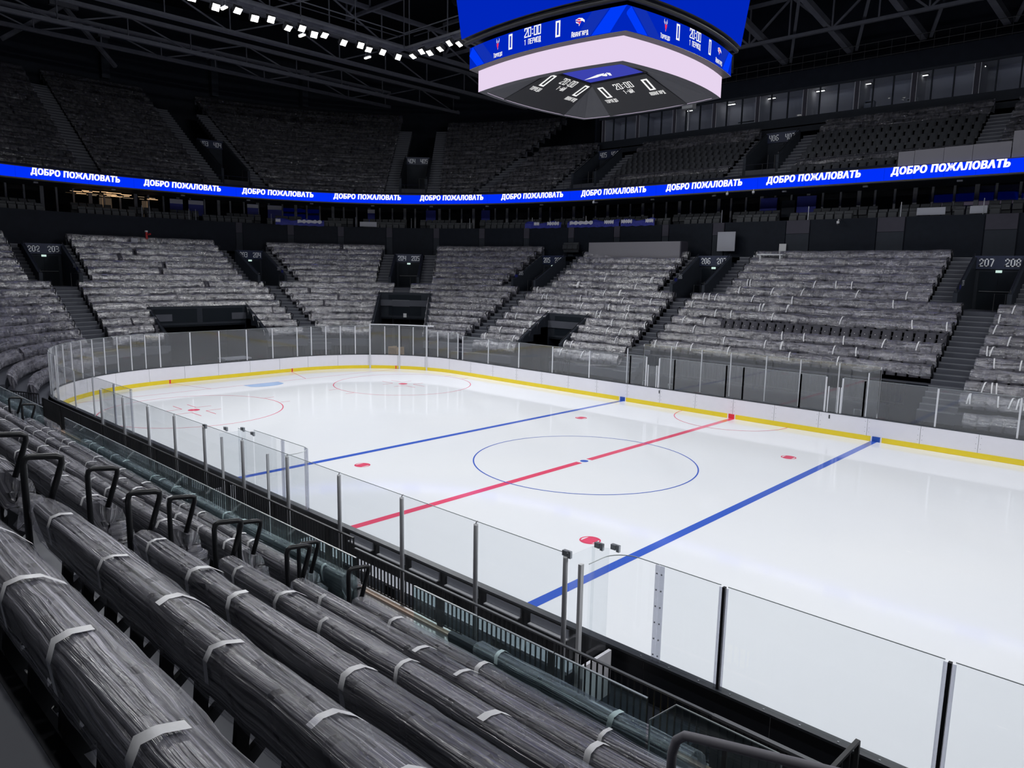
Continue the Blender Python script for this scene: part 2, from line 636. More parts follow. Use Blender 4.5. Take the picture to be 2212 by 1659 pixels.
POW = 1700.0
end_y = [-12.0, -10.4, -9.0, -7.6, -6.2, -4.6, -2.9, -1.5, -0.1, 1.0, 2.1, 3.3, 4.3, 5.2, 6.0, 7.5, 8.9, 9.6, 10.8, 12.2]
for i, y in enumerate(end_y):
    tx = (-2 + 9 * math.sin(i * 2.1), 1.0 * y + 3.0 * math.cos(i * 1.7), 0)
    floodlight(-LX, y, LZ + 0.1 * math.sin(i * 3.3), tx, POW * 0.9, 'white floodlight in the row hung over the end seats', 'floodlights over the end of the rink', dim=(i in (11, 17)), beam=(i % 2 == 0))
side_x = [-26.6, -25.6, -24.7, -23.6, -22.6, -21.6, -20.0, -17.5, -15, -12, -9, -6, -3, 0, 3, 6, 9, 12, 15, 18, 21, 24]
for i, x in enumerate(side_x):
    tx = (x * 0.95 - 3.0 + 2.0 * math.sin(i), -4 + 4 * math.cos(i * 2.3), 0)
    floodlight(x, LY + 0.1, LZ + (0.15 * math.sin(i * 2.0) if i < 6 else 0), tx, POW, 'white floodlight in the row along the far catwalk', 'floodlights along the far side', dim=(i in (1, 3, 4)), beam=(i % 2 == 0))
for i, x in enumerate(np.linspace(-24, 24, 9)):
    tx = (x * 1.0 - 4.0, 7 + 3 * math.cos(i * 2.3), 0)
    floodlight(float(x), -LY - 0.1, LZ, tx, POW * 1.05, 'white floodlight in the row along the bench side catwalk', 'floodlights along the bench side', beam=True)
for i, x in enumerate((-16.0, -9.0, -2.0, 5.0, 11.0, 17.0)):
    floodlight(x, -21.0, 25.0, (x, -20.2, 4.5), POW * 0.75, 'white floodlight hung over the stand behind the benches', 'floodlights over the stand', beam=True)
for i, y in enumerate(np.linspace(-11, 11, 7)):
    floodlight(LX, float(y), LZ, (-12, y * 0.8, 0), POW * 1.1, 'white floodlight in the row over the opposite end', 'floodlights over the opposite end', beam=True)
# house lights of the bowl: small tubes under the roof, see the roof section

# ------------------------------------------------------------------ plan of the bowl
XS, NE = 14.0, 2.5
A0, B0, DK = 36.0, 17.0, 0.8
ZT0, ZD = 3.34, 0.49


def ztop(k):
    return ZT0 + ZD * k


def zfl(k):
    return ztop(k) - 0.87


_RC = {}


def ring(k):
    key = round(k, 4)
    if key in _RC:
        return _RC[key]
    A, B = A0 + DK * k, B0 + DK * k
    t = np.linspace(-1.25, math.pi / 2, 700)
    c, s_ = np.cos(t), np.sin(t)
    x = -(XS + (A - XS) * np.abs(c) ** (2 / NE))
    y = np.sign(s_) * B * np.abs(s_) ** (2 / NE)
    xs = np.linspace(-XS, 22, 240)[1:]
    P = np.stack([np.concatenate([x, xs]), np.concatenate([y, np.full(len(xs), B)])], 1)
    _RC[key] = P
    return P


def seglen(P):
    return np.concatenate([[0], np.cumsum(np.hypot(*(P[1:] - P[:-1]).T))])


def resample(P, n):
    s = seglen(P)
    q = np.linspace(0, s[-1], n)
    return np.stack([np.interp(q, s, P[:, 0]), np.interp(q, s, P[:, 1])], 1)


_T = np.array((0.71, 0.704))
CD = np.array((-33.5, 17.2))


def bnd(kind, v):
    """boundary line: ('y',v) / ('x',v) / ('d',v) -> signed distance function along the ring"""
    if kind == 'y':
        return lambda P: np.where(P[:, 1] < 14.0, P[:, 1] - v, 99.0) if v < 13 else P[:, 1] - v
    if kind == 'x':
        return lambda P: np.where((P[:, 1] > 10.0), P[:, 0] - v, -99.0)
    return lambda P: (P - CD) @ _T - v


def clip(k, lo, hi):
    P = ring(k)
    a, b = lo(P), hi(P)
    # walk along and interpolate the crossings
    ia = np.where((a[:-1] < 0) & (a[1:] >= 0))[0]
    ib = np.where((b[:-1] < 0) & (b[1:] >= 0))[0]
    i0 = ia[0] if len(ia) else -1
    i1 = ib[-1] if len(ib) else len(P) - 1
    pts = []
    if i0 >= 0:
        w_ = a[i0] / (a[i0] - a[i0 + 1])
        pts.append(P[i0] * (1 - w_) + P[i0 + 1] * w_)
    pts.extend(P[i0 + 1:i1 + 1])
    if len(ib):
        w_ = b[i1] / (b[i1] - b[i1 + 1])
        pts.append(P[i1] * (1 - w_) + P[i1 + 1] * w_)
    return np.array(pts)


def crossing(k, f):
    P = ring(k)
    a = f(P)
    i = np.where((a[:-1] < 0) & (a[1:] >= 0))[0][0]
    w_ = a[i] / (a[i] - a[i + 1])
    return P[i] * (1 - w_) + P[i + 1] * w_


NOLO = lambda P: np.arange(len(P)) - 0.5 + 0.0
NOHI = lambda P: -np.ones(len(P))

# ------------------------------------------------------------------ ice
HL, HW, RC = 30.2, 12.85, 8.5


def rink_path(off=0.0, step=0.5):
    """rounded rectangle, counter-clockwise from the middle of the near side; off outward"""
    pts = []
    cx, cy, r = HL - RC, HW - RC, RC + off
    pts += [(x, -HW - off) for x in np.arange(0, cx, step)]
    pts += [(cx + r * math.cos(a), -cy + r * math.sin(a)) for a in np.linspace(-math.pi / 2, 0, 28)]
    pts += [(cx + r * math.cos(a), cy + r * math.sin(a)) for a in np.linspace(0, math.pi / 2, 28)]
    pts += [(x, HW + off) for x in np.arange(cx - step, -cx, -step)]
    pts += [(-cx + r * math.cos(a), cy + r * math.sin(a)) for a in np.linspace(math.pi / 2, math.pi, 28)]
    pts += [(-cx + r * math.cos(a), -cy + r * math.sin(a)) for a in np.linspace(math.pi, 1.5 * math.pi, 28)]
    pts += [(x, -HW - off) for x in np.arange(-cx + step, 0, step)]
    return np.array(pts)


mb = MB()
pp = rink_path(0.05, 1.0)
mb.prism([(p[0], p[1], -0.1) for p in pp], (0, 0, 0.1))
ice = struct('floor_ice', mb, 'ice', 'white ice sheet of the hockey rink')
mb = MB()
fl = [(-60, -40), (60, -40), (60, 45), (-60, 45)]
mb.quad(*[(x, y, -0.12) for x, y in fl])
struct('floor', mb, 'concrete', 'dark concrete arena floor around the rink')

ZP = 0.003


def disc(name, cx, cy, r, matname, n=48, z=ZP):
    b_ = MB()
    b_.quad(*[(cx + r * math.cos(2 * math.pi * i / n), cy + r * math.sin(2 * math.pi * i / n), z) for i in range(n)])
    return b_.build(name, matname, ice)


def ringline(name, cx, cy, r, wd, matname, a0=0.0, a1=2 * math.pi, n=120, z=ZP):
    b_ = MB()
    rows = []
    for i in range(n + 1):
        a = a0 + (a1 - a0) * i / n
        rows.append([(cx + (r - wd / 2) * math.cos(a), cy + (r - wd / 2) * math.sin(a), z), (cx + (r + wd / 2) * math.cos(a), cy + (r + wd / 2) * math.sin(a), z)])
    b_.grid(rows)
    return b_.build(name, matname, ice)


def stripe(name, x0, y0, x1, y1, wd, matname, z=ZP):
    b_ = MB()
    d = np.array((x1 - x0, y1 - y0))
    d = d / np.linalg.norm(d)
    n_ = np.array((-d[1], d[0])) * wd / 2
    a, b = np.array((x0, y0)), np.array((x1, y1))
    b_.quad(*[(*q, z) for q in (a - n_, b - n_, b + n_, a + n_)])
    return b_.build(name, matname, ice)


BX = 7.1
stripe('center_line', 0, -HW, 0, -0.32, 0.3, 'paint_red')
stripe('center_line', 0, 0.32, 0, HW, 0.3, 'paint_red')
for sx in (-1, 1):
    stripe('blue_line', sx * BX, -HW, sx * BX, HW, 0.3, 'paint_blue')
disc('center_spot', 0, 0, 0.17, 'paint_blue')
ringline('center_circle', 0, 0, 4.5, 0.055, 'paint_blue', z=ZP + 0.002)
ringline('referee_crease', 0, HW - 0.05, 3.0, 0.055, 'paint_red', math.pi, 2 * math.pi, z=ZP + 0.002)
for sx in (-1, 1):
    for sy in (-1, 1):
        cx, cy = sx * 5.55, sy * 6.9
        ringline('faceoff_spot_ring', cx, cy, 0.285, 0.05, 'paint_red', n=40)
        b_ = MB()
        hh = 0.185
        yy = math.sqrt(0.27 ** 2 - hh ** 2)
        arc = [(cx + 0.27 * math.sin(a), cy + 0.27 * math.cos(a)) for a in np.linspace(-math.asin(hh / 0.27), math.asin(hh / 0.27), 9)]
        arc += [(cx - (x - cx), cy - (y - cy)) for x, y in arc]
        b_.quad(*[(x, y, ZP) for x, y in arc])
        b_.build('faceoff_spot', 'paint_red', ice)
XE, XG = 20.6, 26.6
for sx in (-1,):
    for sy in (-1, 1):
        cx, cy = sx * XE, sy * 6.96
        ringline('faceoff_circle', cx, cy, 4.5, 0.055, 'paint_red')
        disc('faceoff_spot', cx, cy, 0.3, 'paint_red')
        for ax in (-1, 1):
            for ay in (-1, 1):
                stripe('faceoff_mark', cx + ax * 0.6, cy + ay * 0.38, cx + ax * 1.75, cy + ay * 0.38, 0.05, 'paint_red')
                stripe('faceoff_mark', cx + ax * 0.6, cy + ay * 0.38, cx + ax * 0.6, cy + ay * 1.2, 0.05, 'paint_red')
            for ay in (-1, 1):
                stripe('hash_mark', cx + ax * 0.9, cy + ay * 4.5, cx + ax * 0.9, cy + ay * 5.1, 0.05, 'paint_red')
    yg = 10.9
    stripe('goal_line', sx * XG, -yg, sx * XG, yg, 0.05, 'paint_red')
    stripe('trapezoid_line', sx * XG, 3.3, sx * HL, 4.3, 0.05, 'paint_red')
    stripe('trapezoid_line', sx * XG, -3.3, sx * HL, -4.3, 0.05, 'paint_red')
    b_ = MB()
    arc = [(sx * XG, -1.22)] + [(sx * (XG - 0.6 - 0.75 * math.cos(a)), 1.22 * math.sin(a)) for a in np.linspace(-1.3, 1.3, 17)] + [(sx * XG, 1.22)]
    b_.quad(*[(x, y, ZP + 0.001) for x, y in arc])
    b_.build('goal_crease', 'paint_crease', ice)

# ------------------------------------------------------------------ dasher boards
boards = thing('dasher_boards', 'white dasher boards with yellow kick strip around the ice', 'rink boards')
BT = 1.05


def path_at(s0, s1, n, off):
    P = rink_path(off, 0.25)
    return P


RP = rink_path(0.0, 0.25)
RP = np.vstack([RP, RP[:1]])
RS = seglen(RP)
RT = RS[-1]


def rpt(s, off=0.0):
    """point on the board line at length s (from the middle of the near side, towards +x), moved outward by off"""
    s = s % RT
    x, y = np.interp(s, RS, RP[:, 0]), np.interp(s, RS, RP[:, 1])
    e = 0.05
    x2, y2 = np.interp((s + e) % RT, RS, RP[:, 0]), np.interp((s + e) % RT, RS, RP[:, 1])
    t = np.array((x2 - x, y2 - y))
    t = t / np.linalg.norm(t)
    return np.array((x + t[1] * off, y - t[0] * off))


def rs_of(x, y):
    return RS[np.argmin((RP[:, 0] - x) ** 2 + (RP[:, 1] - y) ** 2)]


def wallstrip(mbx, s0, s1, o0, o1, z0, z1, n, mats=(0, 0, 0)):
    """curved box strip between path lengths; mats: inner, outer, rest"""
    ss = np.linspace(s0, s1, n + 1)
    I = [rpt(s, o0) for s in ss]
    O = [rpt(s, o1) for s in ss]
    mbx.m = mats[0]
    mbx.grid([[(*p, z0) for p in I], [(*p, z1) for p in I]])
    mbx.m = mats[1]
    mbx.grid([[(*p, z1) for p in O], [(*p, z0) for p in O]])
    mbx.m = mats[2]
    mbx.grid([[(*p, z1) for p in I], [(*p, z1) for p in O]])
    mbx.quad((*I[0], z0), (*I[0], z1), (*O[0], z1), (*O[0], z0))
    mbx.quad((*I[-1], z0), (*O[-1], z0), (*O[-1], z1), (*I[-1], z1))


NPAN = 70
PL = RT / NPAN
for i in range(NPAN):
    s0, s1 = i * PL + 0.006, (i + 1) * PL - 0.006
    n = 2 if abs(rpt((s0 + s1) / 2)[0]) < HL - RC - 1 else 6
    b_ = MB()
    wallstrip(b_, s0, s1, 0.0, 0.09, 0.0, BT, n, (0, 1, 1))
    b_.build('board_panel', ['board_white', 'board_back'], boards)
    b_ = MB()
    wallstrip(b_, s0 - 0.006, s1 + 0.006, -0.02, 0.001, 0.004, 0.24, n)
    b_.build('kick_strip', 'kick_yellow', boards)
    b_ = MB()
    wallstrip(b_, s0 - 0.006, s1 + 0.006, -0.01, 0.16, BT, BT + 0.04, n)
    b_.build('cap_rail', 'cap_dark', boards)
for (x, y, wd, mm) in ((0, HW, 0.34, 'kick_red'), (-BX, HW, 0.36, 'kick_blue'), (BX, HW, 0.36, 'kick_blue'), (-HL, 4.3, 0.1, 'kick_red'), (-HL, -4.3, 0.1, 'kick_red'), (-XG, yg, 0.09, 'kick_red')):
    s = rs_of(x, y)
    b_ = MB()
    wallstrip(b_, s - wd / 2, s + wd / 2, -0.025, 0.001, 0.0, 0.245, 2)
    b_.build('kick_block', mm, boards)
    if wd > 0.2:
        for sg in (-1, 1):
            b_ = MB()
            wallstrip(b_, s + sg * (wd / 2 + 0.03) - 0.03, s + sg * (wd / 2 + 0.03) + 0.03, -0.024, 0.001, 0.0, 0.242, 1)
            b_.build('kick_edge', 'board_white', boards)
# bolts along the seams and door latches on the far boards
for i in range(NPAN):
    s = i * PL
    p = rpt(s)
    if p[1] > 12.5 and -22 < p[0] < 16:
        b_ = MB()
        for sg in (-0.09, 0.09):
            for z in (0.42, 0.62, 0.9):
                q = rpt(s + sg, -0.004)
                b_.box((q[0], q[1], z), (0.022, 0.01, 0.022))
        b_.build('bolt', 'seam', boards)
for x in (-4.55, 5.0):
    b_ = MB()
    b_.b6(x - 0.03, x + 0.03, HW - 0.02, HW, 0.78, 0.96)
    b_.build('door_latch', 'cap_dark', boards)

# ------------------------------------------------------------------ rink glass
GB = BT + 0.04


def glass_run(t, pts, z0, z1, gm='glass_far', post='post_white', pw=0.07, posts=True, th=0.014):
    """flat panes between consecutive plan points with a post at each"""
    for i, (a, b) in enumerate(zip(pts, pts[1:])):
        a, b = np.array(a, float), np.array(b, float)
        d = b - a
        L = np.linalg.norm(d)
        d /= L
        b_ = MB()
        b_.box((*((a + b) / 2), (z0 + z1) / 2), (L - 0.02, th, z1 - z0), ((d[0], d[1], 0), (-d[1], d[0], 0), (0, 0, 1)))
        b_.build('glass_pane', gm, t)
        e = MB()
        e.box((*((a + b) / 2), z1 + 0.004), (L - 0.02, th, 0.010), ((d[0], d[1], 0), (-d[1], d[0], 0), (0, 0, 1)))
        e.build('pane_edge', 'glass_edge', t)
    if posts:
        for i, a in enumerate(pts):
            j = min(i, len(pts) - 2)
            d = np.array(pts[j + 1], float) - np.array(pts[j], float)
            d /= np.linalg.norm(d)
            b_ = MB()
            b_.box((a[0], a[1], (z0 + z1 - 0.03) / 2), (pw, 0.05, z1 - 0.03 - z0), ((d[0], d[1], 0), (-d[1], d[0], 0), (0, 0, 1)))
            b_.build('post', post, t)


def pathpts(sa, sb, step):
    n = max(1, int(round((sb - sa) / step)))
    return [tuple(rpt(s, 0.07)) for s in np.linspace(sa, sb, n + 1)]


gfar = thing('rink_glass', 'clear rink glass along the boards in front of sections 205 and 206', 'rink glass', 'rink glass runs')
glass_run(gfar, [(x, HW + 0.07) for x in (-6.66, -9.67, -12.66, -15.63, -18.55, -21.2)], GB, 2.81)
sA, sB = rs_of(-21.7, HW), rs_of(-21.7, -HW)
g_a, g_b = rs_of(-24.7, 12.2), rs_of(-28.0, 9.6)
gend = thing('rink_glass', 'tall curved rink glass with white posts behind the goal end', 'rink glass', 'rink glass runs')
glass_run(gend, pathpts(sA, g_a, 1.1), GB, 3.0)
glass_run(gend, pathpts(g_b, rs_of(-HL, 4.6), 1.15), GB, 3.25)
glass_run(gend, [tuple(rpt(s, 0.07)) for s in np.linspace(rs_of(-HL, 4.6), rs_of(-HL, -4.6), 6)], GB, 3.25)
glass_run(gend, pathpts(rs_of(-HL, -4.6), sB, 0.95), GB, 3.25, pw=0.055)
gate = thing('rink_gate', 'glazed ice machine gate with white posts and header bar in the corner', 'gate')
gp = pathpts(g_a, g_b, 1.0)
glass_run(gate, gp, GB, 3.25, pw=0.06)
mid = gp[len(gp) // 2]
for q in (gp[0], mid, gp[-1]):
    b_ = MB()
    b_.box((q[0] + 0.1, q[1] - 0.08, 1.7), (0.09, 0.09, 3.4))
    b_.build('gate_post', 'post_white', gate)
b_ = MB()
for a, b in zip(gp, gp[1:]):
    b_.bar((*a, 3.36), (*b, 3.36), 0.08, 0.08)
b_.bar((gp[0][0] + 0.4, gp[0][1] + 0.35, 3.36), (*gp[0], 3.36), 0.08, 0.08)
b_.build('header_bar', 'post_white', gate)
gright = thing('rink_glass', 'clear rink glass along the boards below section 208', 'rink glass', 'rink glass runs')
glass_run(gright, [(x, HW + 0.07) for x in (6.48, 9.53, 12.58, 15.6, 18.6)], GB, 2.83)

# penalty boxes opposite: front panes, open doors, taller rear glass
gpen = thing('penalty_box_glass', 'clear glass fronts and doors of the penalty boxes below section 207', 'rink glass', 'rink glass runs')
for seg in ((-6.66, -5.54), (-4.67, -3.68), (-3.68, -0.53), (-0.53, 0.44), (0.44, 3.46), (3.46, 4.7), (5.48, 6.48)):
    glass_run(gpen, [(seg[0], HW + 0.07), (seg[1], HW + 0.07)], GB, 2.82)
for x in (-5.45, -4.76, 4.79, 5.39):
    for dx in (-0.06, 0.06):
        b_ = MB()
        b_.box((x + dx, HW + 0.04, 1.7), (0.05, 0.05, 1.3))
        b_.build('door_post', 'post_white', gpen)
for x0, x1 in ((-5.5, -4.7), (4.75, 5.43)):
    b_ = MB()
    b_.box(((x0 + x1) / 2, HW + 0.05, 1.7), (x1 - x0, 0.012, 1.2))
    b_.build('glass_pane', 'glass_far', gpen)
grear = thing('rink_glass', 'tall rear glass wall behind the penalty boxes', 'rink glass', 'rink glass runs')
glass_run(grear, [(x, 14.7) for x in (-6.9, -5.0, -3.0, -1.2, 0.85, 2.7, 4.65, 6.6)], 0.5, 3.33, pw=0.055)
glass_run(grear, [(-6.9, 12.95), (-6.9, 14.7)], 1.0, 3.2, pw=0.05)
glass_run(grear, [(6.6, 12.95), (6.6, 14.7)], 1.0, 3.2, pw=0.05)
# penalty benches and floor, grab handles
b_ = MB()
b_.b6(-6.9, 6.6, 13.0, 14.7, -0.12, 0.42)
struct('floor_penalty_box', b_, 'grey_light', 'pale floor of the penalty boxes')
for x0, x1, who in ((-4.4, -0.7, 'beside the blue line'), (0.7, 4.5, 'beside the red line')):
    t = thing('penalty_bench', 'long grey bench in the penalty box ' + who, 'bench', 'penalty benches')
    b_ = MB()
    b_.b6(x0, x1, 14.1, 14.5, 0.82, 0.88)
    b_.build('seat', 'stair_wall', t)
    for x in (x0 + 0.2, (x0 + x1) / 2, x1 - 0.2):
        b_ = MB()
        b_.b6(x - 0.03, x + 0.03, 14.15, 14.45, 0.42, 0.82)
        b_.build('leg', 'stair_wall', t)
for x in (-5.9, -4.2, 6.0):
    b_ = MB()
    b_.tube([(x, 13.2, 0.42), (x, 13.2, 1.35), (x + 0.32, 13.2, 1.35), (x + 0.32, 13.2, 0.42)], 0.03, 6)
    tag(b_.build('grab_rail', 'bar_steel'), 'short bent steel grab rail inside the penalty box door', 'rail', 'penalty box grab rails')

# ------------------------------------------------------------------ lower bowl opposite and at the end
Y, X, D = 'y', 'x', 'd'
SEC = [  # name, lower lo, lower hi, upper lo, upper hi
    ('202', None, (Y, -8.2), None, (Y, -9.5)),
    ('203', (Y, -6.4), (Y, 7.5), (Y, -5.2), (Y, 6.2)),
    ('204', (Y, 8.8), (D, -0.75), (Y, 10.7), (D, -2.5)),
    ('205', (D, 0.75), (X, -23.4), (D, 2.6), (X, -25.5)),
    ('206', (X, -21.9), (X, -9.15), (X, -20.65), (X, -10.95)),
    ('207', (X, -7.75), (X, 8.3), (X, -5.65), (X, 6.45)),
    ('208', (X, 9.9), None, (X, 11.6), None),
]


SNAME = {'202': 'corner goal section', '203': 'wide tunnel section', '204': 'goal corner section', '205': 'blue banner section', '206': 'grey desk section', '207': 'penalty box section', '208': 'open stair section'}


def B(q, default):
    return bnd(*q) if q is not None else default


def pieces(name, k):
    """list of (lo, hi) boundaries of the seat runs of a section in row k"""
    s = next(q for q in SEC if q[0] == name)
    low = k <= 6
    lo, hi = (B(s[1], NOLO), B(s[2], NOHI)) if low else (B(s[3], NOLO), B(s[4], NOHI))
    if name == '203' and k <= 2:
        return [(lo, bnd(Y, -2.5)), (bnd(Y, 4.6), hi)]
    if name == '204' and k <= 4:
        return [(lo, bnd(D, -1.75))]
    if name == '205' and k <= 4:
        return [(bnd(D, 2.45), hi)]
    if name == '206' and k <= 2:
        return [(lo, bnd(X, -18.0)), (bnd(X, -14.5), hi)]
    if name == '207' and k < 0:
        return []
    return [(lo, hi)]


ROWS = {'202': range(-3, 14), '203': range(-1, 14), '204': range(-1, 14), '205': range(-1, 14), '206': range(-2, 13), '207': range(0, 13), '208': range(-2, 13)}

# terrace: every row of a section a tread and riser, all one concrete structure
ter = MB()
SEATS_P, SEATS_T = [], []     # far seat places, tangents
FILM = []


def smooth_noise(n, sc_, amp):
    a = nr.randn(n)
    k = np.ones(max(1, sc_)) / max(1, sc_)
    return np.convolve(a, k, 'same') * amp * math.sqrt(max(1, sc_))


def film_sheet(P, k, zt, prof, name, matname, step=0.22, crumple=0.018, ends=0.0):
    """film draped along plan line P (at seat-back line) with cross-section prof (inward distance, dz)"""
    s = seglen(P)
    n = max(4, int(s[-1] / step))
    Q = resample(P, n)
    t = np.gradient(Q, axis=0)
    t /= np.linalg.norm(t, axis=1)[:, None]
    nin = np.stack([t[:, 1], -t[:, 0]], 1)     # towards the rink
    L = s[-1]
    rows, uv = [], []
    u = np.linspace(0, L, n) + nr.rand() * 50
    cum = 0.0
    for j, (d, dz) in enumerate(prof):
        if j:
            cum += math.hypot(prof[j][0] - prof[j - 1][0], prof[j][1] - prof[j - 1][1])
        wob = smooth_noise(n, 3, crumple) * (1.0 if 0 < j < len(prof) - 1 else 1.6)
        woz = smooth_noise(n, 3, crumple) * (1.0 if 0 < j < len(prof) - 1 else 2.2)
        XY = Q + nin * (d + wob)[:, None]
        rows.append([(XY[i, 0], XY[i, 1], zt + dz + woz[i]) for i in range(n)])
        uv.extend([(u[i], cum + k * 3.7) for i in range(n)])
    b_ = MB()
    b_.grid(rows, uv)
    return b_.mesh(name, matname, smooth=True)


PROF_FAR = [(-0.07, -0.32), (-0.09, -0.05), (-0.03, 0.045), (0.10, 0.03), (0.22, -0.10), (0.30, -0.26), (0.33, -0.42), (0.30, -0.50)]
bare = {('207', 3), ('206', 11), ('206', 12)}

for name in ROWS:
    for k in ROWS[name]:
        kt = k
        for pi, (lo, hi) in enumerate(pieces(name, k)):
            try:
                Pi, Po = clip(k - 0.85, lo, hi), clip(k + 0.15, lo, hi)
                Pm = clip(k, lo, hi)
            except Exception:
                continue
            if len(Pm) < 3:
                continue
            n = max(3, int(seglen(Pm)[-1] / 1.2))
            Pi, Po = resample(Pi, n), resample(Po, n)
            z = zfl(k)
            zl = zfl(k) - ZD - 0.02
            ter.grid([[(*p, zl) for p in Pi], [(*p, z) for p in Pi], [(*p, z) for p in Po], [(*p, z + ZD + 0.02) for p in Po]])
            for e in (0, -1):
                ter.quad((*Pi[e], -0.1), (*Pi[e], z), (*Po[e], z), (*Po[e], -0.1))
            L = seglen(Pm)[-1]
            m_ = int(L / 0.52)
            if m_ < 1:
                continue
            if name == '206' and k >= 11 and False:
                continue
            # seats
            s = seglen(Pm)
            q = (np.arange(m_) + 0.5) * (L / m_)
            C_ = np.stack([np.interp(q, s, Pm[:, 0]), np.interp(q, s, Pm[:, 1])], 1)
            C2 = np.stack([np.interp(q + 0.05, s, Pm[:, 0]), np.interp(q + 0.05, s, Pm[:, 1])], 1)
            C1 = np.stack([np.interp(q - 0.05, s, Pm[:, 0]), np.interp(q - 0.05, s, Pm[:, 1])], 1)
            T_ = C2 - C1
            T_ /= np.linalg.norm(T_, axis=1)[:, None]
            SEATS_P.append(np.column_stack([C_, np.full(m_, ztop(k))]))
            SEATS_T.append(T_)
            FILM.append((name, k, pi, Pm))
# a low front row beyond the penalty boxes
for yy, zz, x0_, x1_ in ((14.5, 1.62, 10.3, 21.0),):
    n = int((x1_ - x0_) / 0.52)
    SEATS_P.append(np.column_stack([x0_ + 0.26 + 0.52 * np.arange(n), np.full(n, yy), np.full(n, zz)]))
    SEATS_T.append(np.tile((1.0, 0.0), (n, 1)))
    FRONT_ROW = (yy, zz, x0_, x1_)
ter.b6(9.9, 21.5, 13.4, 15.3, -0.1, 0.7)
# deep front face of the terrace under the lowest rows
struct('floor_lower_tier', ter, 'concrete', 'dark concrete terrace steps of the lower seating bowl')

# a far folded seat: back and tipped-up pan, with a pale number plate
# local axes: a along the row, b towards the rink, c up
_sb = []


def _sbox(a0, a1, b0, b1, c0, c1, tb=0.0, ta=0.02):
    """tapered block: top shifted by tb towards the rear and narrowed by ta"""
    return [(a0, b0, c0), (a1, b0, c0), (a1, b1, c0), (a0, b1, c0), (a0 + ta, b0 - tb, c1), (a1 - ta, b0 - tb, c1), (a1 - ta, b1 - tb, c1), (a0 + ta, b1 - tb, c1)]


_SV = _sbox(-0.225, 0.225, 0.06, 0.14, -0.46, 0.0, 0.08, 0.03) + _sbox(-0.215, 0.215, 0.15, 0.25, -0.62, -0.24, 0.03, 0.03)
_SF = []
for o in (0, 8):
    _SF += [(o, o + 1, o + 5, o + 4), (o + 1, o + 2, o + 6, o + 5), (o + 2, o + 3, o + 7, o + 6), (o + 3, o, o + 4, o + 7), (o + 4, o + 5, o + 6, o + 7)]
_SV += [(-0.025, 0.247, -0.31), (0.025, 0.247, -0.31), (0.025, 0.243, -0.275), (-0.025, 0.243, -0.275)]
_SF += [(17, 16, 19, 18)]
SVA, NV, NF = np.array(_SV), len(_SV), len(_SF)


def seat_field(name, P, T, mats):
    P, T = np.concatenate(P), np.concatenate(T)
    n = len(P)
    Nn = np.stack([T[:, 1], -T[:, 0]], 1)
    V = np.zeros((n, NV, 3))
    V[:, :, 0] = P[:, None, 0] + T[:, None, 0] * SVA[None, :, 0] + Nn[:, None, 0] * SVA[None, :, 1]
    V[:, :, 1] = P[:, None, 1] + T[:, None, 1] * SVA[None, :, 0] + Nn[:, None, 1] * SVA[None, :, 1]
    V[:, :, 2] = P[:, None, 2] + SVA[None, :, 2]
    F = (np.array(_SF)[None] + (np.arange(n) * NV)[:, None, None]).reshape(-1, 4)
    me = bpy.data.meshes.new(name)
    me.vertices.add(n * NV)
    me.vertices.foreach_set('co', V.ravel())
    me.loops.add(len(F) * 4)
    me.loops.foreach_set('vertex_index', F.ravel())
    me.polygons.add(len(F))
    me.polygons.foreach_set('loop_start', np.arange(len(F)) * 4)
    for k in mats:
        me.materials.append(M[k])
    mi = np.zeros(len(F), dtype=np.int32)
    mi.reshape(n, NF)[:, -1] = 1
    me.polygons.foreach_set('material_index', mi)
    me.update(calc_edges=True)
    me.validate()
    return link(name, me)


tag(seat_field('arena_seats', SEATS_P, SEATS_T, ['seat_far', 'number_plate']), 'dark grey tip-up seats filling the lower bowl across the ice', 'seats', kind='stuff')

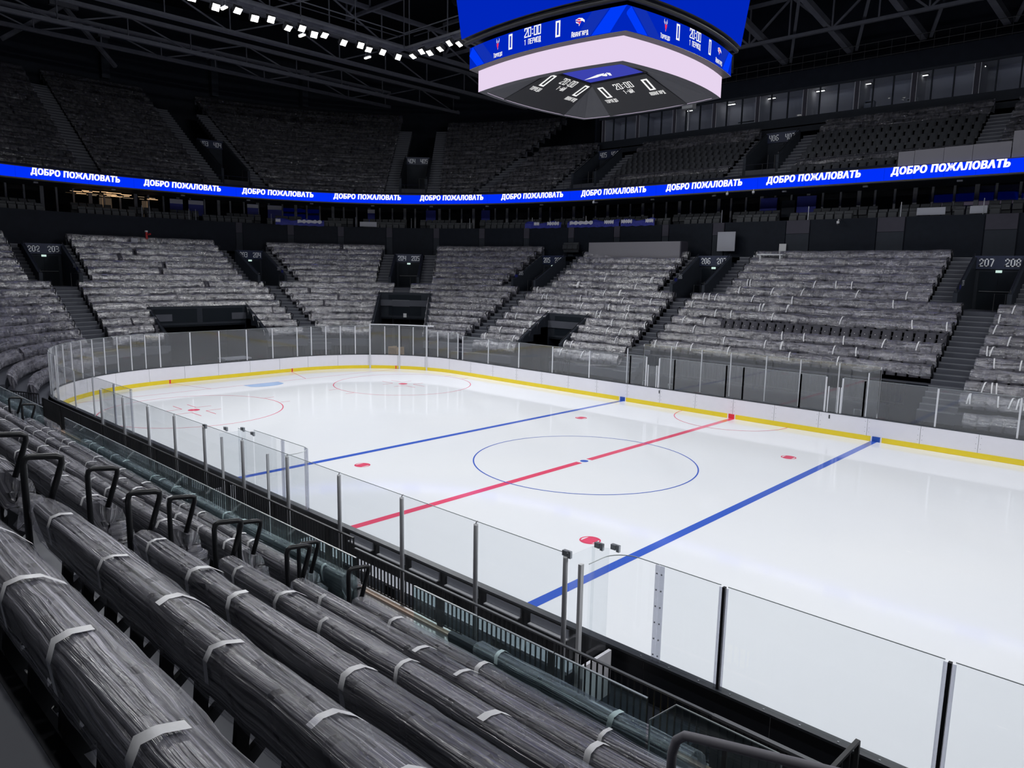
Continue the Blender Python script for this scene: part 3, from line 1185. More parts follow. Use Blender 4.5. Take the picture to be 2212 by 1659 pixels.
for name, k, pi, Pm in FILM:
    r = rnd.random()
    where = 'the ' + SNAME[name]
    side = ''
    if len(pieces(name, k)) > 1:
        side = ', %s side' % (('goal' if name == '203' else 'banner') if pi == 0 else ('corner' if name == '203' else 'penalty box'))
    rowname = ordinal(k - ROWS[name][0] + 1)
    lab = 'clear film over the %s row of %s%s' % (rowname, where, side)
    if (name, k) == ('207', 3):
        segs = [(0.0, 0.22)]
    elif name in ('203', '202', '204') and rnd.random() < 0.35:
        c = rnd.uniform(0.2, 0.85)
        segs = [(0, c), (c + 0.03, 1)]
    else:
        segs = [(0, 1)]
    s = seglen(Pm)
    L = s[-1]
    for (a, b) in segs:
        q = np.linspace(a * L, b * L, max(4, int((b - a) * L / 0.3)))
        sub = np.stack([np.interp(q, s, Pm[:, 0]), np.interp(q, s, Pm[:, 1])], 1)
        if seglen(sub)[-1] < 0.6:
            continue
        me = film_sheet(sub, k, ztop(k), PROF_FAR, 'plastic_film', 'film_far')
        o = tag(link('plastic_film', me), lab + ('' if len(segs) == 1 else (', one piece' if a == 0 else ', after a gap')), 'plastic film', 'plastic film over the lower bowl rows')
        if name in ('206', '207', '208') and k <= 8:
            # strips of tape holding the film
            Ls = seglen(sub)[-1]
            ss = seglen(sub)
            for _ in range(int(Ls / (3.0 if name != '208' else 1.2)) + 1):
                x = rnd.uniform(0.2, Ls - 0.2)
                p = np.array((np.interp(x, ss, sub[:, 0]), np.interp(x, ss, sub[:, 1])))
                p2 = np.array((np.interp(x + 0.05, ss, sub[:, 0]), np.interp(x + 0.05, ss, sub[:, 1])))
                t_ = (p2 - p) / (np.linalg.norm(p2 - p) + 1e-9)
                nn = np.array((t_[1], -t_[0]))
                slope = rnd.uniform(-0.1, 0.1)
                rows = []
                for j, (d, dz) in enumerate(PROF_FAR[1:7]):
                    c = p + nn * (d + 0.025) + t_ * slope * j / 3
                    rows.append([(*(c - t_ * 0.03), ztop(k) + dz + 0.025), (*(c + t_ * 0.03), ztop(k) + dz + 0.025)])
                b_ = MB()
                b_.grid(rows)
                b_.build('tape_strip', 'tape', o)

# ---- sagging loose film over the low rows of section 206 and the desk box, boards
def sag(pts, wd, label):
    b_ = MB()
    rows, uv = [], []
    for j in range(5):
        rows.append([(p[0], p[1] + (j - 2) * wd * 0.15, p[2] + (j - 2) * wd * 0.3 + nr.randn() * 0.03) for p in pts])
        uv += [(i * 0.3, j * 0.12) for i in range(len(pts))]
    b_.grid(rows, uv)
    return tag(b_.build('plastic_film', 'film_far', None, True), label, 'plastic film')


me = film_sheet(np.array([(x, FRONT_ROW[0]) for x in np.linspace(10.3, 12.4, 10)]), 2, FRONT_ROW[1], PROF_FAR, 'plastic_film', 'film_far')
tag(link('plastic_film', me), 'short torn film over the low front row below the open stair section', 'plastic film', 'plastic film over the lower bowl rows')
sag([(x, 15.35, 2.0 - 0.35 * (1 - ((x + 11.6) / 2.6) ** 2)) for x in np.linspace(-14.2, -9.0, 26)], 0.3, 'loose sagging strip of plastic film hanging over the low seats of section 206')

# ---- stairs in the aisles
NOS = MB()


def stair_run(label, line_lo, line_hi, k0, k1, z_of=None, dk=DK, ring_f=None, mats=('concrete', 'nosing'), n_per=2, u_off=None):
    """each step one object; line_lo/line_hi are boundary functions"""
    t = thing('aisle_stairs', label, 'stairs', 'aisle stairs')
    zf = z_of or zfl
    k = k0
    i = 0
    while k < k1 - 1e-6:
        a0, a1 = crossing(k - 0.85, line_lo), crossing(k - 0.85, line_hi)
        b0, b1 = crossing(k - 0.85 + 1.0 / n_per + 0.02, line_lo), crossing(k - 0.85 + 1.0 / n_per + 0.02, line_hi)
        z = zf(k)
        b_ = MB()
        b_.m = 0
        b_.quad((*a0, z - 0.55), (*a1, z - 0.55), (*a1, z - 0.04), (*a0, z - 0.04))
        b_.quad((*a0, z), (*a1, z), (*b1, z), (*b0, z))
        b_.quad((*a0, z - 0.55), (*a0, z), (*b0, z), (*b0, z - 0.55))
        b_.quad((*a1, z), (*a1, z - 0.55), (*b1, z - 0.55), (*b1, z))
        b_.m = 1
        b_.quad((*a0, z - 0.04), (*a1, z - 0.04), (*a1, z + 0.002), (*a0, z + 0.002))
        e = 0.12
        c0, c1 = a0 * (1 - e) + b0 * e, a1 * (1 - e) + b1 * e
        b_.quad((*a0, z + 0.002), (*a1, z + 0.002), (*c1, z + 0.002), (*c0, z + 0.002))
        b_.build('step', list(mats), t)
        k += 1.0 / n_per
    return t


AIS = [  # left section, right section, lower lo, lower hi, centre line, upper lo, upper hi
    ('202', '203', (Y, -8.2), (Y, -6.4), (Y, -7.35), (Y, -9.5), (Y, -5.2)),
    ('203', '204', (Y, 7.5), (Y, 8.8), (Y, 8.35), (Y, 6.2), (Y, 10.7)),
    ('204', '205', (D, -0.75), (D, 0.75), (D, 0.05), (D, -2.5), (D, 2.6)),
    ('205', '206', (X, -23.4), (X, -21.9), (X, -23.05), (X, -25.5), (X, -20.65)),
    ('206', '207', (X, -9.15), (X, -7.75), (X, -8.35), (X, -10.95), (X, -5.65)),
    ('207', '208', (X, 8.3), (X, 9.9), (X, 9.05), (X, 6.45), (X, 11.6)),
]


VWHERE = {'202': 'goal end by the wide tunnel', '203': 'at the goal end by the corner', '204': 'straight across the rink corner', '205': 'under the long blue banner', '206': 'beside the long grey desk',
          '207': 'by the open stairs', '403': 'above the goal end', '404': 'above the rink corner', '405': 'above the long blue banner', '406': 'below the press boxes'}


def vomitory(kind, numL, numR, cline, ulo, uhi, K0, K1, zf0, zt_f, half=1.12, dark=False, inner=None, doors=True, group='section entrances', lamp=True):
    """entrance cut into the stand: two sloping walls, sign, door; K0 floor row, K1 row of the back wall"""
    P0, P1 = crossing(K0 - 0.9, bnd(*cline)), crossing(K1, bnd(*cline))
    v = (P1 - P0)
    LV = np.linalg.norm(v)
    v /= LV
    u = np.array((v[1], -v[0]))
    if u @ (crossing(K0, bnd(*uhi)) - P0) < 0:
        u = -u

    def W(a, b, c):
        q = P0 + u * a + v * b
        return (q[0], q[1], c)
    lab = 'dark stand entrance under the sign %s %s, %s' % (numL, numR, VWHERE[numL])
    t = thing('stand_entrance', lab, 'entrance', group)
    zt1 = zt_f(K1) + 0.30
    wm = 'stair_wall' if not dark else 'wall_dark'
    for sg in (-1, 1):
        b_ = MB()
        poly = [W(sg * half, 0, zf0 - 1.0), W(sg * half, 0, zf0 + 0.95), W(sg * half, 0.35, zf0 + 1.05), W(sg * half, LV, zt1), W(sg * half, LV, zf0 - 1.0)]
        b_.prism(poly, (u[0] * sg * 0.22, u[1] * sg * 0.22, 0))
        wl = b_.build('side_wall', wm, t)
        b_ = MB()
        b_.tube([W(sg * (half + 0.11), 0.1, zf0 + 1.0), W(sg * (half + 0.11), 0.1, zf0 + 1.14), W(sg * (half + 0.11), 0.4, zf0 + 1.24), W(sg * (half + 0.11), LV - 0.1, zt1 + 0.14), W(sg * (half + 0.11), LV - 0.1, zt1)], 0.028, 6)
        b_.build('handrail', 'black_metal', t)
    b_ = MB()
    b_.prism([W(-half, 0.0, zf0 - 1.0), W(half, 0.0, zf0 - 1.0), W(half, LV, zf0 - 1.0), W(-half, LV, zf0 - 1.0)], (0, 0, 1.0))
    b_.build('landing', 'concrete', t)
    zs0 = zt1 - 0.72
    b_ = MB()
    b_.prism([W(-half, LV, zf0), W(half, LV, zf0), W(half, LV, zs0 + 0.02), W(-half, LV, zs0 + 0.02)], (v[0] * 0.1, v[1] * 0.1, 0))
    b_.build('back_wall', 'door_dark' if dark else 'stair_wall', t)
    b_ = MB()
    b_.prism([W(-half - 0.1, LV - 0.12, zs0), W(half + 0.1, LV - 0.12, zs0), W(half + 0.1, LV - 0.12, zt1 + 0.02), W(-half - 0.1, LV - 0.12, zt1 + 0.02)], (v[0] * 0.25, v[1] * 0.25, 0))
    sgn = b_.build('sign', 'sign_navy', t)
    for s_, num in ((-0.62, numL), (0.62, numR)):
        put_text('sign_number', num, 0.38, 0.16, 0.10, 0.058, lambda px, py, s_=s_: W(s_ + px, LV - 0.135, zs0 + 0.17 + py), 'sign_text', sgn)
    if doors:
        for sg in (-1, 1):
            b_ = MB()
            b_.prism([W(sg * 0.012, LV - 0.05, zf0 + 0.01), W(sg * 0.92, LV - 0.05, zf0 + 0.01), W(sg * 0.92, LV - 0.05, zf0 + 2.12), W(sg * 0.012, LV - 0.05, zf0 + 2.12)], (v[0] * 0.05, v[1] * 0.05, 0))
            dr = b_.build('door', 'door_dark', t)
        b_ = MB()
        b_.tube([W(-0.85, LV - 0.12, zf0 + 1.02), W(0.85, LV - 0.12, zf0 + 1.02)], 0.022, 6)
        b_.build('push_bar', 'bar_steel', t)
    b_ = MB()
    b_.prism([W(-0.15, LV - 0.1, zs0 - 0.2), W(0.15, LV - 0.1, zs0 - 0.2), W(0.15, LV - 0.1, zs0 - 0.06), W(-0.15, LV - 0.1, zs0 - 0.06)], (v[0] * 0.05, v[1] * 0.05, 0))
    b_.build('exit_lamp', 'exit_glow' if lamp else 'stair_wall', t)
    if inner:
        sg = inner[0]
        put_text('wall_number', inner[1], 0.26, 0.11, 0.07, 0.03, lambda px, py: W(sg * (half - 0.012), 0.95 - sg * px, zf0 + 1.35 + py), 'sign_text', t)
        b_ = MB()
        for q in range(3):
            b_.quad(*[W(sg * (half - 0.012), 0.2 + 0.12 * q + dx, zf0 + 1.15 + dz) for dx, dz in ((0, 0), (0.09, 0), (0.09, 0.22), (0, 0.22))])
        b_.build('wall_pictogram', 'banner_blue', t)
    # low gate rail at the mouth
    b_ = MB()
    b_.tube([W(half - 0.05, -0.05, zf0), W(half - 0.05, -0.05, zf0 + 0.95), W(half - 0.55, -0.05, zf0 + 0.95), W(half - 0.55, -0.05, zf0)], 0.02, 6)
    b_.build('mouth_rail', 'black_metal', t)
    return P0, u, v, LV


inn = {'202': (1, '203'), '203': (1, '204'), '204': None, '205': (-1, '205'), '206': (-1, '206'), '207': (-1, '207')}
for (a, b, llo, lhi, cl, ulo, uhi) in AIS:
    if a == '204':
        stair_run('short flight of steps below the sign 204 205', bnd(*llo), bnd(*lhi), 5, 7.0)
    else:
        stair_run('aisle stairs going down from the sign %s %s, %s' % (a, b, VWHERE[a]), bnd(*llo), bnd(*lhi), -2 if a in ('205', '206', '207') else -1.5, 7.0)
    P0, u, v, LV = vomitory('lower', a, b, cl, ulo, uhi, 7.0, 10.7, zfl(7), ztop, inner=inn[a])
    # flanking upper stairs
    c = cl[1]
    for sg, (q0, q1) in ((-1, (ulo, (cl[0], c - 1.34))), (1, ((cl[0], c + 1.34), uhi))):
        stair_run('steep stairs beside the sign %s %s, next to the %s' % (a, b, SNAME[a if sg < 0 else b]), bnd(*q0), bnd(*q1), 7.0, 13.5)

# ---- black handrail loops at the row ends of the aisles
def loop_mesh(h=0.92, wd=0.32, r=0.022):
    b_ = MB()
    b_.tube([(0, 0, 0), (0, 0, h - 0.06), (0, 0.02, h - 0.015), (0, 0.06, h), (0, wd - 0.05, h - 0.07), (0, wd, h - 0.10), (0, wd - 0.005, h - 0.16), (0, wd * 0.35, h - 0.62)], r, 6)
    return b_.mesh('handrail_loop', 'black_metal', True)


LOOPF = loop_mesh(0.95, 0.34, 0.03)
for (a, b, llo, lhi, cl, ulo, uhi) in AIS:
    for k in range(0, 13):
        if k < 7:
            ends = ((llo, a), (lhi, b))
            if a == '204':
                continue
        else:
            ends = ((ulo, a), (uhi, b))
        if k == 7:
            continue
        for (q, nm) in ends:
            if a == '207' and nm == '208':
                continue
            f = bnd(*q)
            p, p2 = crossing(k - 0.1, f), crossing(k - 0.8, f)
            d = p2 - p
            o = link('handrail_loop', LOOPF, None, (p[0], p[1], zfl(k)), math.atan2(-d[0], d[1]))
            tag(o, 'black handrail loop at the %s row of the %s, %s side' % (ORD[k + 1], SNAME[nm], SNAME[a if nm == b else b].replace(' section', '')), 'handrail', 'aisle handrail loops across the ice')

# ---- tunnels under the stands: dark openings with sloping cheek walls and a header
def tunnel(label, f_lo, f_hi, kback, ztopv, extra):
    a, b = crossing(kback, f_lo), crossing(kback, f_hi)
    a0, b0 = crossing(-1.6, f_lo), crossing(-1.6, f_hi)
    t = thing('stand_tunnel', label, 'tunnel', 'tunnels under the stands')
    u = (b - a) / np.linalg.norm(b - a)
    v = np.array((-u[1], u[0]))
    if v @ (a - a0) < 0:
        v = -v
    for p, q, sg in ((a0, a, 1), (b0, b, -1)):
        m_ = MB()
        poly = [(*p, -0.1), (*p, zfl(-1.6) + 0.95), (*q, ztopv), (*q, -0.1)]
        m_.prism(poly, (-u[0] * sg * 0.22, -u[1] * sg * 0.22, 0))
        m_.build('cheek_wall', 'stair_wall', t)
        m_ = MB()
        w_ = -u * sg * 0.1
        m_.tube([(*(p + w_), zfl(-1.6) + 1.1), (*(q + w_), ztopv + 0.14)], 0.03, 6)
        m_.build('handrail', 'black_metal', t)
    zh = extra.get('zh', ztopv - 1.3)
    m_ = MB()
    m_.prism([(*a, zh), (*b, zh), (*b, ztopv), (*a, ztopv)], (v[0] * 0.15, v[1] * 0.15, 0))
    hd = m_.build('header', 'stair_wall', t)
    np_ = extra.get('panels', 1)
    W_ = np.linalg.norm(b - a)
    for i in range(np_):
        s0, s1 = (i + 0.06) / np_, (i + 0.94) / np_
        if np_ == 1:
            s0, s1 = 0.16, 0.84
        m_ = MB()
        p0, p1 = a + (b - a) * s0 - v * 0.02, a + (b - a) * s1 - v * 0.02
        m_.prism([(*p0, zh + 0.3), (*p1, zh + 0.3), (*p1, ztopv - 0.18), (*p0, ztopv - 0.18)], (v[0] * 0.03, v[1] * 0.03, 0))
        m_.build('panel', 'door_dark', hd)
    m_ = MB()
    p0, p1 = a + v * 3.5, b + v * 3.5
    m_.prism([(*p0, -0.1), (*p1, -0.1), (*p1, ztopv), (*p0, ztopv)], (v[0] * 0.1, v[1] * 0.1, 0))
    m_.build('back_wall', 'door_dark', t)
    m_ = MB()
    m_.prism([(*a, zh + 0.02), (*b, zh + 0.02), (*p1, zh + 0.02), (*p0, zh + 0.02)], (0, 0, 0.1))
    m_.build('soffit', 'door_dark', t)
    for p, q in ((a, p0), (b, p1)):
        m_ = MB()
        m_.quad((*p, -0.1), (*q, -0.1), (*q, zh + 0.02), (*p, zh + 0.02))
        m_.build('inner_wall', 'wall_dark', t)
    return t, a, b, u, v, zh


TL = tunnel('wide tunnel mouth with two dark panels below section 203', bnd(Y, -2.5), bnd(Y, 4.6), 2.3, 4.5, {'panels': 2, 'zh': 3.0})
TM = tunnel('tunnel mouth with one dark panel below the sign 204 205', bnd(D, -1.75), bnd(D, 2.45), 4.35, 5.55, {'panels': 1, 'zh': 3.3})
TR = tunnel('narrow tunnel mouth with handrails below section 206', bnd(X, -18.0), bnd(X, -14.5), 2.3, 4.5, {'panels': 1, 'zh': 2.6})
m_ = MB()
pt = (TM[1] + TM[2]) / 2 - TM[4] * 0.03
m_.box((*pt, 3.62), (0.28, 0.03, 0.34), ((*TM[3], 0), (*TM[4], 0), (0, 0, 1)))
m_.build('notice', 'white_plastic', TM[0])

# ---- wall behind the last row, balcony front
def ringwall(mbx, k, z0, z1, lo=NOLO, hi=NOHI, step=1.0, flip=False):
    P = clip(k, lo, hi)
    P = resample(P, max(3, int(seglen(P)[-1] / step)))
    rows = [[(*p, z0) for p in P], [(*p, z1) for p in P]]
    mbx.grid(rows if not flip else rows[::-1])
    return P


KW = 14.1
m_ = MB()
P = ringwall(m_, KW, 5.0, 11.42)
P2 = ringwall(m_, KW + 0.3, 11.42, 5.0)
m_.grid([[(*p, 11.42) for p in P], [(*p, 11.42) for p in resample(clip(KW + 0.3, NOLO, NOHI), len(P))]])
wall_b = struct('wall_balcony', m_, 'wall_dark', 'dark balcony wall behind the top row of the lower bowl')
# tread behind the last row up to the wall
m_ = MB()
for (z, k0, k1) in ((zfl(13), 12.9, KW),):
    Pa, Pb = resample(clip(k0, NOLO, NOHI), 120), resample(clip(k1, NOLO, NOHI), 120)
    m_.grid([[(*p, z) for p in Pa], [(*p, z) for p in Pb]])
struct('floor_back_walkway', m_, 'concrete', 'dark walkway behind the top row of the lower bowl')
# wall panels and pale pilasters standing proud of the wall
RK = ring(KW)
SK = seglen(RK)


def ring_sp(s, RKx, SKx):
    p = np.array((np.interp(s, SKx, RKx[:, 0]), np.interp(s, SKx, RKx[:, 1])))
    p2 = np.array((np.interp(s + 0.2, SKx, RKx[:, 0]), np.interp(s + 0.2, SKx, RKx[:, 1])))
    p1 = np.array((np.interp(s - 0.2, SKx, RKx[:, 0]), np.interp(s - 0.2, SKx, RKx[:, 1])))
    t = (p2 - p1) / np.linalg.norm(p2 - p1)
    return p, t, np.array((t[1], -t[0]))


def ring_s(x, y, RKx, SKx):
    return SKx[np.argmin((RKx[:, 0] - x) ** 2 + (RKx[:, 1] - y) ** 2)]


s_mid = ring_s(-20, 28.2, RK, SK)
sp = s_mid - 8 * 4.6 + 1.2
pil = []
while sp < SK[-1]:
    wide = 0.55 if sp < s_mid + 8 else (1.6 if sp > s_mid + 14 else 0.9)
    pil.append((sp, wide))
    sp += 4.6 if sp < s_mid + 10 else 6.0
for i, (s, wd) in enumerate(pil):
    p, t, nn = ring_sp(s, RK, SK)
    m_ = MB()
    m_.box((*(p + nn * 0.05), 10.95), (wd, 0.12, 0.9), ((*t, 0), (*nn, 0), (0, 0, 1)))
    m_.build('pilaster_head', 'pilaster', wall_b)
    m_ = MB()
    m_.box((*(p + nn * 0.04), 9.7), (wd, 0.1, 1.56), ((*t, 0), (*nn, 0), (0, 0, 1)))
    m_.build('pilaster', 'stair_wall', wall_b)
    if i + 1 < len(pil):
        s2, wd2 = pil[i + 1]
        pa, pb = ring_sp(s + wd / 2 + 0.08, RK, SK)[0], ring_sp(s2 - wd2 / 2 - 0.08, RK, SK)[0]
        d = (pb - pa)
        L = np.linalg.norm(d)
        d /= L
        nn2 = np.array((d[1], -d[0]))
        m_ = MB()
        m_.box((*((pa + pb) / 2 + nn2 * 0.03), 10.1), (L, 0.06, 2.5), ((*d, 0), (*nn2, 0), (0, 0, 1)))
        m_.build('wall_panel', 'wall_panel', wall_b)

# ------------------------------------------------------------------ balcony with lounge seats, suite windows
KB0, KB1 = KW + 0.3, 19.0
m_ = MB()
Pa, Pb, Pc = [resample(clip(k, NOLO, NOHI), 120) for k in (KB0, 16.3, KB1)]
m_.grid([[(*p, 11.15) for p in Pa], [(*p, 11.15) for p in Pb], [(*p, 11.5) for p in Pb], [(*p, 11.5) for p in Pc]])
struct('floor_balcony', m_, 'concrete', 'dark stepped balcony floor under the LED ribbon')
m_ = MB()
Pd = resample(clip(12.9, NOLO, NOHI), 120)
m_.grid([[(*p, 13.52) for p in Pd], [(*p, 13.52) for p in Pc]])
struct('ceiling_balcony', m_, 'wall_dark', 'dark soffit above the balcony')
# suite front: dark rooms behind a row of panes and mullions
m_ = MB()
Pk = ringwall(m_, 21.5, 11.0, 13.6)
wall_s = struct('wall_suites', m_, 'suite_room_dark', 'dark suite rooms behind the balcony windows')
RG, SG_ = ring(18.2), None
SG_ = seglen(RG)
s0 = ring_s(-44, -14, RG, SG_)
s = s0
i = 0
suite_lit = []
while s < SG_[-1] - 0.3:
    p, t, nn = ring_sp(s, RG, SG_)
    wd = 0.14 if i % 3 else 0.26
    m_ = MB()
    m_.box((*p, 12.5), (wd, 0.14, 2.1), ((*t, 0), (*nn, 0), (0, 0, 1)))
    m_.build('mullion', 'mullion', wall_s)
    nxt = 1.25 if i % 3 else 1.05
    p2, _, _ = ring_sp(s + nxt, RG, SG_)
    d = p2 - p
    L = np.linalg.norm(d)
    d /= L
    m_ = MB()
    m_.box((*((p + p2) / 2), 12.5), (L - wd, 0.02, 2.0), ((*d, 0), (d[1], -d[0], 0), (0, 0, 1)))
    m_.build('pane', 'suite_glass', wall_s)
    s += nxt
    i += 1
# lit suite with slatted warm ceiling lamps
for j in range(26):
    y = -3.2 + rnd.random() * 6.4
    dpt = rnd.random()
    p = np.array((-49.0 - dpt * 2.2, y))
    t = thing('ceiling_lamp', 'slim warm strip lamp on the ceiling of the lit suite above section 203', 'lamp', 'warm strip lamps in the lit suite', (p[0], p[1], 13.35 - 0.1 * (j % 3)))
    L = 0.35 + 0.6 * rnd.random()
    m_ = MB()
    m_.b6(-0.04, 0.04, -L / 2, L / 2, -0.02, 0.02)
    m_.build('tube', 'suite_light', t)
    m_ = MB()
    m_.b6(-0.05, 0.05, -L / 2, L / 2, 0.02, 0.05)
    m_.build('holder', 'black_metal', t)
m_ = MB()
for (y0, y1) in ((-1.2, -0.3), (2.2, 2.6)):
    m_.b6(-50.9, -50.7, y0, y1, 11.5, 13.0)
tag(m_.build('lit_doorway', 'suite_room'), 'warm lit doorway at the back of the suite above section 203', 'doorway')

# blinds, blue banners in the windows
def ring_panel(name, x, y, k, wd, z0, z1, matname, label, cat, parts=(), group=None, parent=None):
    RX = ring(k)
    SX = seglen(RX)
    p, t, nn = ring_sp(ring_s(x, y, RX, SX), RX, SX)
    if parent is None:
        o_ = thing(name, label, cat, group)
    else:
        o_ = parent
    m_ = MB()
    m_.box((*p, (z0 + z1) / 2), (wd, 0.04, z1 - z0), ((*t, 0), (*nn, 0), (0, 0, 1)))
    m_.build('cloth' if parent is None else name, matname, o_)
    for nm, u0, u1, w0, w1, mm in parts:
        m_ = MB()
        c = p + t * ((u0 + u1) / 2 * wd) + nn * 0.03
        m_.box((*c, z0 + (w0 + w1) / 2 * (z1 - z0)), ((u1 - u0) * wd, 0.02, (w1 - w0) * (z1 - z0)), ((*t, 0), (*nn, 0), (0, 0, 1)))
        m_.build(nm, mm, o_)
    return o_


for (x, y, wd, z0, nm, top) in ((-49.9, 4.9, 1.1, 11.9, 'beside the lit suite', 1), (-49.8, 6.6, 1.3, 12.0, 'two windows from the lit suite', 1), (-48.9, 11.5, 1.0, 12.1, 'above the entrance 203 204', 1),
                             (-48.3, 13.4, 1.3, 11.9, 'between 203 and 204, beside a narrow one', 1), (-44.0, 21.6, 0.7, 12.0, 'above section 204', 1), (-39.5, 25.6, 1.0, 12.3, 'above the entrance 204 205', 0),
                             (-34.5, 28.3, 0.9, 12.1, 'above section 205', 0), (-7.2, 31.5, 1.3, 12.1, 'above section 207, beside a roller blind', 0), (-4.3, 31.5, 1.4, 12.1, 'above section 207, by a bare pane', 0)):
    ring_panel('window_banner', x, y, 17.9, wd, z0, 13.35, 'banner_blue', 'dark blue banner hung in a suite window ' + nm, 'banner',
               (('white_band', -0.5, 0.5, 0.72, 0.98, 'banner_white'),) if top else (), 'blue banners in suite windows')
ring_panel('window_banner', 7.6, 31.5, 18.35, 4.6, 11.6, 13.4, 'banner_blue', 'wide dark blue screen behind the suite glass above the sign 207 208', 'screen')
ring_panel('roller_blind', -5.75, 31.5, 17.95, 1.0, 11.9, 13.1, 'stair_wall', 'grey roller blind between two blue banners above section 207', 'blind')

# lounge seats on the balcony, in groups
b_ = MB()
b_.prism([(-0.27, 0.0, 0.0), (-0.27, 0.10, 0.42), (-0.27, 0.0, 0.82), (-0.27, -0.1, 0.85), (-0.27, -0.08, 0.0)], (0.54, 0, 0))
b_.prism([(-0.25, 0.02, 0.25), (-0.25, 0.20, 0.28), (-0.25, 0.17, 0.62), (-0.25, 0.04, 0.66)], (0.5, 0, 0))
LOUNGE = b_.mesh('lounge_seat', 'seat_lounge')
gi = 0
SECX = [(-46, -4, '203'), (-40, 21, '204'), (-30, 27.5, '205'), (-15, 28.5, '206'), (2, 28.6, '207'), (13, 28.6, '208')]
for krow, z in ((14.95, 11.15), (16.6, 11.5)):
    RX = ring(krow)
    SX = seglen(RX)
    s = ring_s(-45, -13, RX, SX)
    run = 0
    while s < SX[-1] - 0.5:
        n = rnd.choice([4, 5, 6, 7, 9])
        for q in range(n):
            p, t, nn = ring_sp(s, RX, SX)
            secn = min(SECX, key=lambda e: (e[0] - p[0]) ** 2 + (e[1] - p[1]) ** 2)[2]
            o = link('lounge_seat', LOUNGE, None, (p[0], p[1], z), math.atan2(nn[1], nn[0]) - math.pi / 2)
            tag(o, 'dark folded lounge seat in the %s balcony row above the %s' % ('front' if z < 11.3 else 'rear', SNAME[secn]), 'seat', 'lounge seats on the balcony')
            s += 0.62
        s += rnd.choice([0.9, 1.3, 2.4])

# thin glass rail posts on the balcony front, banners draped over it
for i, (x, y) in enumerate(((-47, 0.8), (-46.9, 1.4), (-46.6, 4.7), (-46.3, 5.2), (-45.0, 11.4), (-41.9, 18.1), (-38, 21.5), (-33.5, 25.0), (-27.5, 27.2), (-22.0, 28.2), (-9.5, 28.3), (-3.0, 28.3), (2.9, 28.3), (7.4, 28.3))):
    RX = ring(KW + 0.15)
    SX = seglen(RX)
    p, t, nn = ring_sp(ring_s(x, y, RX, SX), RX, SX)
    m_ = MB()
    m_.tube([(*p, 11.42), (*p, 12.35)], 0.025, 6)
    tag(m_.build('rail_post', 'bar_steel'), 'slim steel rail post standing on the balcony wall', 'post', 'balcony rail posts')


def drape(x0, y0, L, label, white):
    RX = ring(KW - 0.04)
    SX = seglen(RX)
    s0 = ring_s(x0, y0, RX, SX)
    n = max(8, int(L / 0.25))
    rows = []
    for j in range(4):
        rw = []
        for i in range(n):
            p, t, nn = ring_sp(s0 + L * i / (n - 1), RX, SX)
            off = (-0.12, 0.02, 0.06, 0.05)[j] + 0.03 * math.sin(i * 1.3 + j)
            edge = 0.18 * math.sin(i * 0.8) * (j == 0)
            rw.append((*(p + nn * off), 11.50 + (0.42, 0.30, 0.10, -0.12)[j] + edge * 0.5 + 0.03 * math.sin(i * 2.1)))
        rows.append(rw)
    o = thing('fan_banner', label, 'banner', 'blue banners over the balcony wall')
    m_ = MB()
    m_.grid(rows)
    m_.build('cloth', 'banner_blue', o)
    for (a, b) in white:
        m_ = MB()
        rr = []
        for j in (0, 1, 2):
            rw = []
            for i in range(12):
                p, t, nn = ring_sp(s0 + L * (a + (b - a) * i / 11), RX, SX)
                hz = 11.50 + (0.40, 0.28, 0.14)[j] + 0.06 * math.sin(i * 2.6 + j * 1.9)
                rw.append((*(p + nn * (0.10 + 0.02 * math.sin(i * 1.1))), hz))
            rr.append(rw)
        m_.grid(rr)
        m_.build('white_print', 'banner_white', o)
    return o


drape(-45.0, 11.7, 4.4, 'crumpled blue banner with white edge over the balcony above entrance 203 204', ((0.45, 0.95), (0.0, 0.1)))
drape(-28.0, 27.0, 3.7, 'blue banner with white graphics over the balcony above section 205', ((0.25, 0.4), (0.62, 0.95)))
drape(-23.8, 27.9, 5.2, 'long blue banner with white lettering over the balcony above entrance 205 206', ((0.05, 0.5), (0.72, 0.9)))
drape(-18.4, 28.2, 3.2, 'blue banner with slanted white end over the balcony above section 206', ((0.02, 0.35), (0.75, 0.98)))
for (x, y, L, who) in ((-41.0, 18.9, 1.6, 'at the goal corner'), (4.5, 28.3, 1.6, 'by the wide blue screen'), (7.1, 28.3, 0.9, 'under the wide blue screen')):
    ring_panel('white_sheet', x, y, KW + 0.5, L, 11.5, 11.95, 'grey_light', 'pale sheet lying over the balcony seats ' + who, 'sheet')

# ------------------------------------------------------------------ LED ribbon
KR = 13.0
RR = ring(KR)
SR = seglen(RR)
led = thing('led_ribbon', 'long blue LED ribbon board with white welcome lettering around the bowl', 'LED board')
s_beg, s_end = ring_s(-43.5, -14.5, RR, SR), SR[-1]
nseg = 60
ss = np.linspace(s_beg, s_end, nseg + 1)
for i in range(nseg):
    q = [ring_sp(s, RR, SR) for s in np.linspace(ss[i] + 0.004, ss[i + 1] - 0.004, 4)]
    I = [a + n_ * 0.06 for a, _, n_ in q]
    O = [a - n_ * 0.06 for a, _, n_ in q]
    m_ = MB()
    m_.grid([[(*p, 13.60) for p in I], [(*p, 14.38) for p in I]])
    m_.grid([[(*p, 14.38) for p in I], [(*p, 14.38) for p in O]])
    m_.build('led_panel', 'led_blue', led)
m_ = MB()
q = [ring_sp(s, RR, SR) for s in np.linspace(s_beg, s_end, 160)]
m_.grid([[(*(a + n_ * 0.05), 13.60) for a, _, n_ in q], [(*(a + n_ * 0.05), 13.50) for a, _, n_ in q], [(*(a - n_ * 0.3), 13.50) for a, _, n_ in q]])
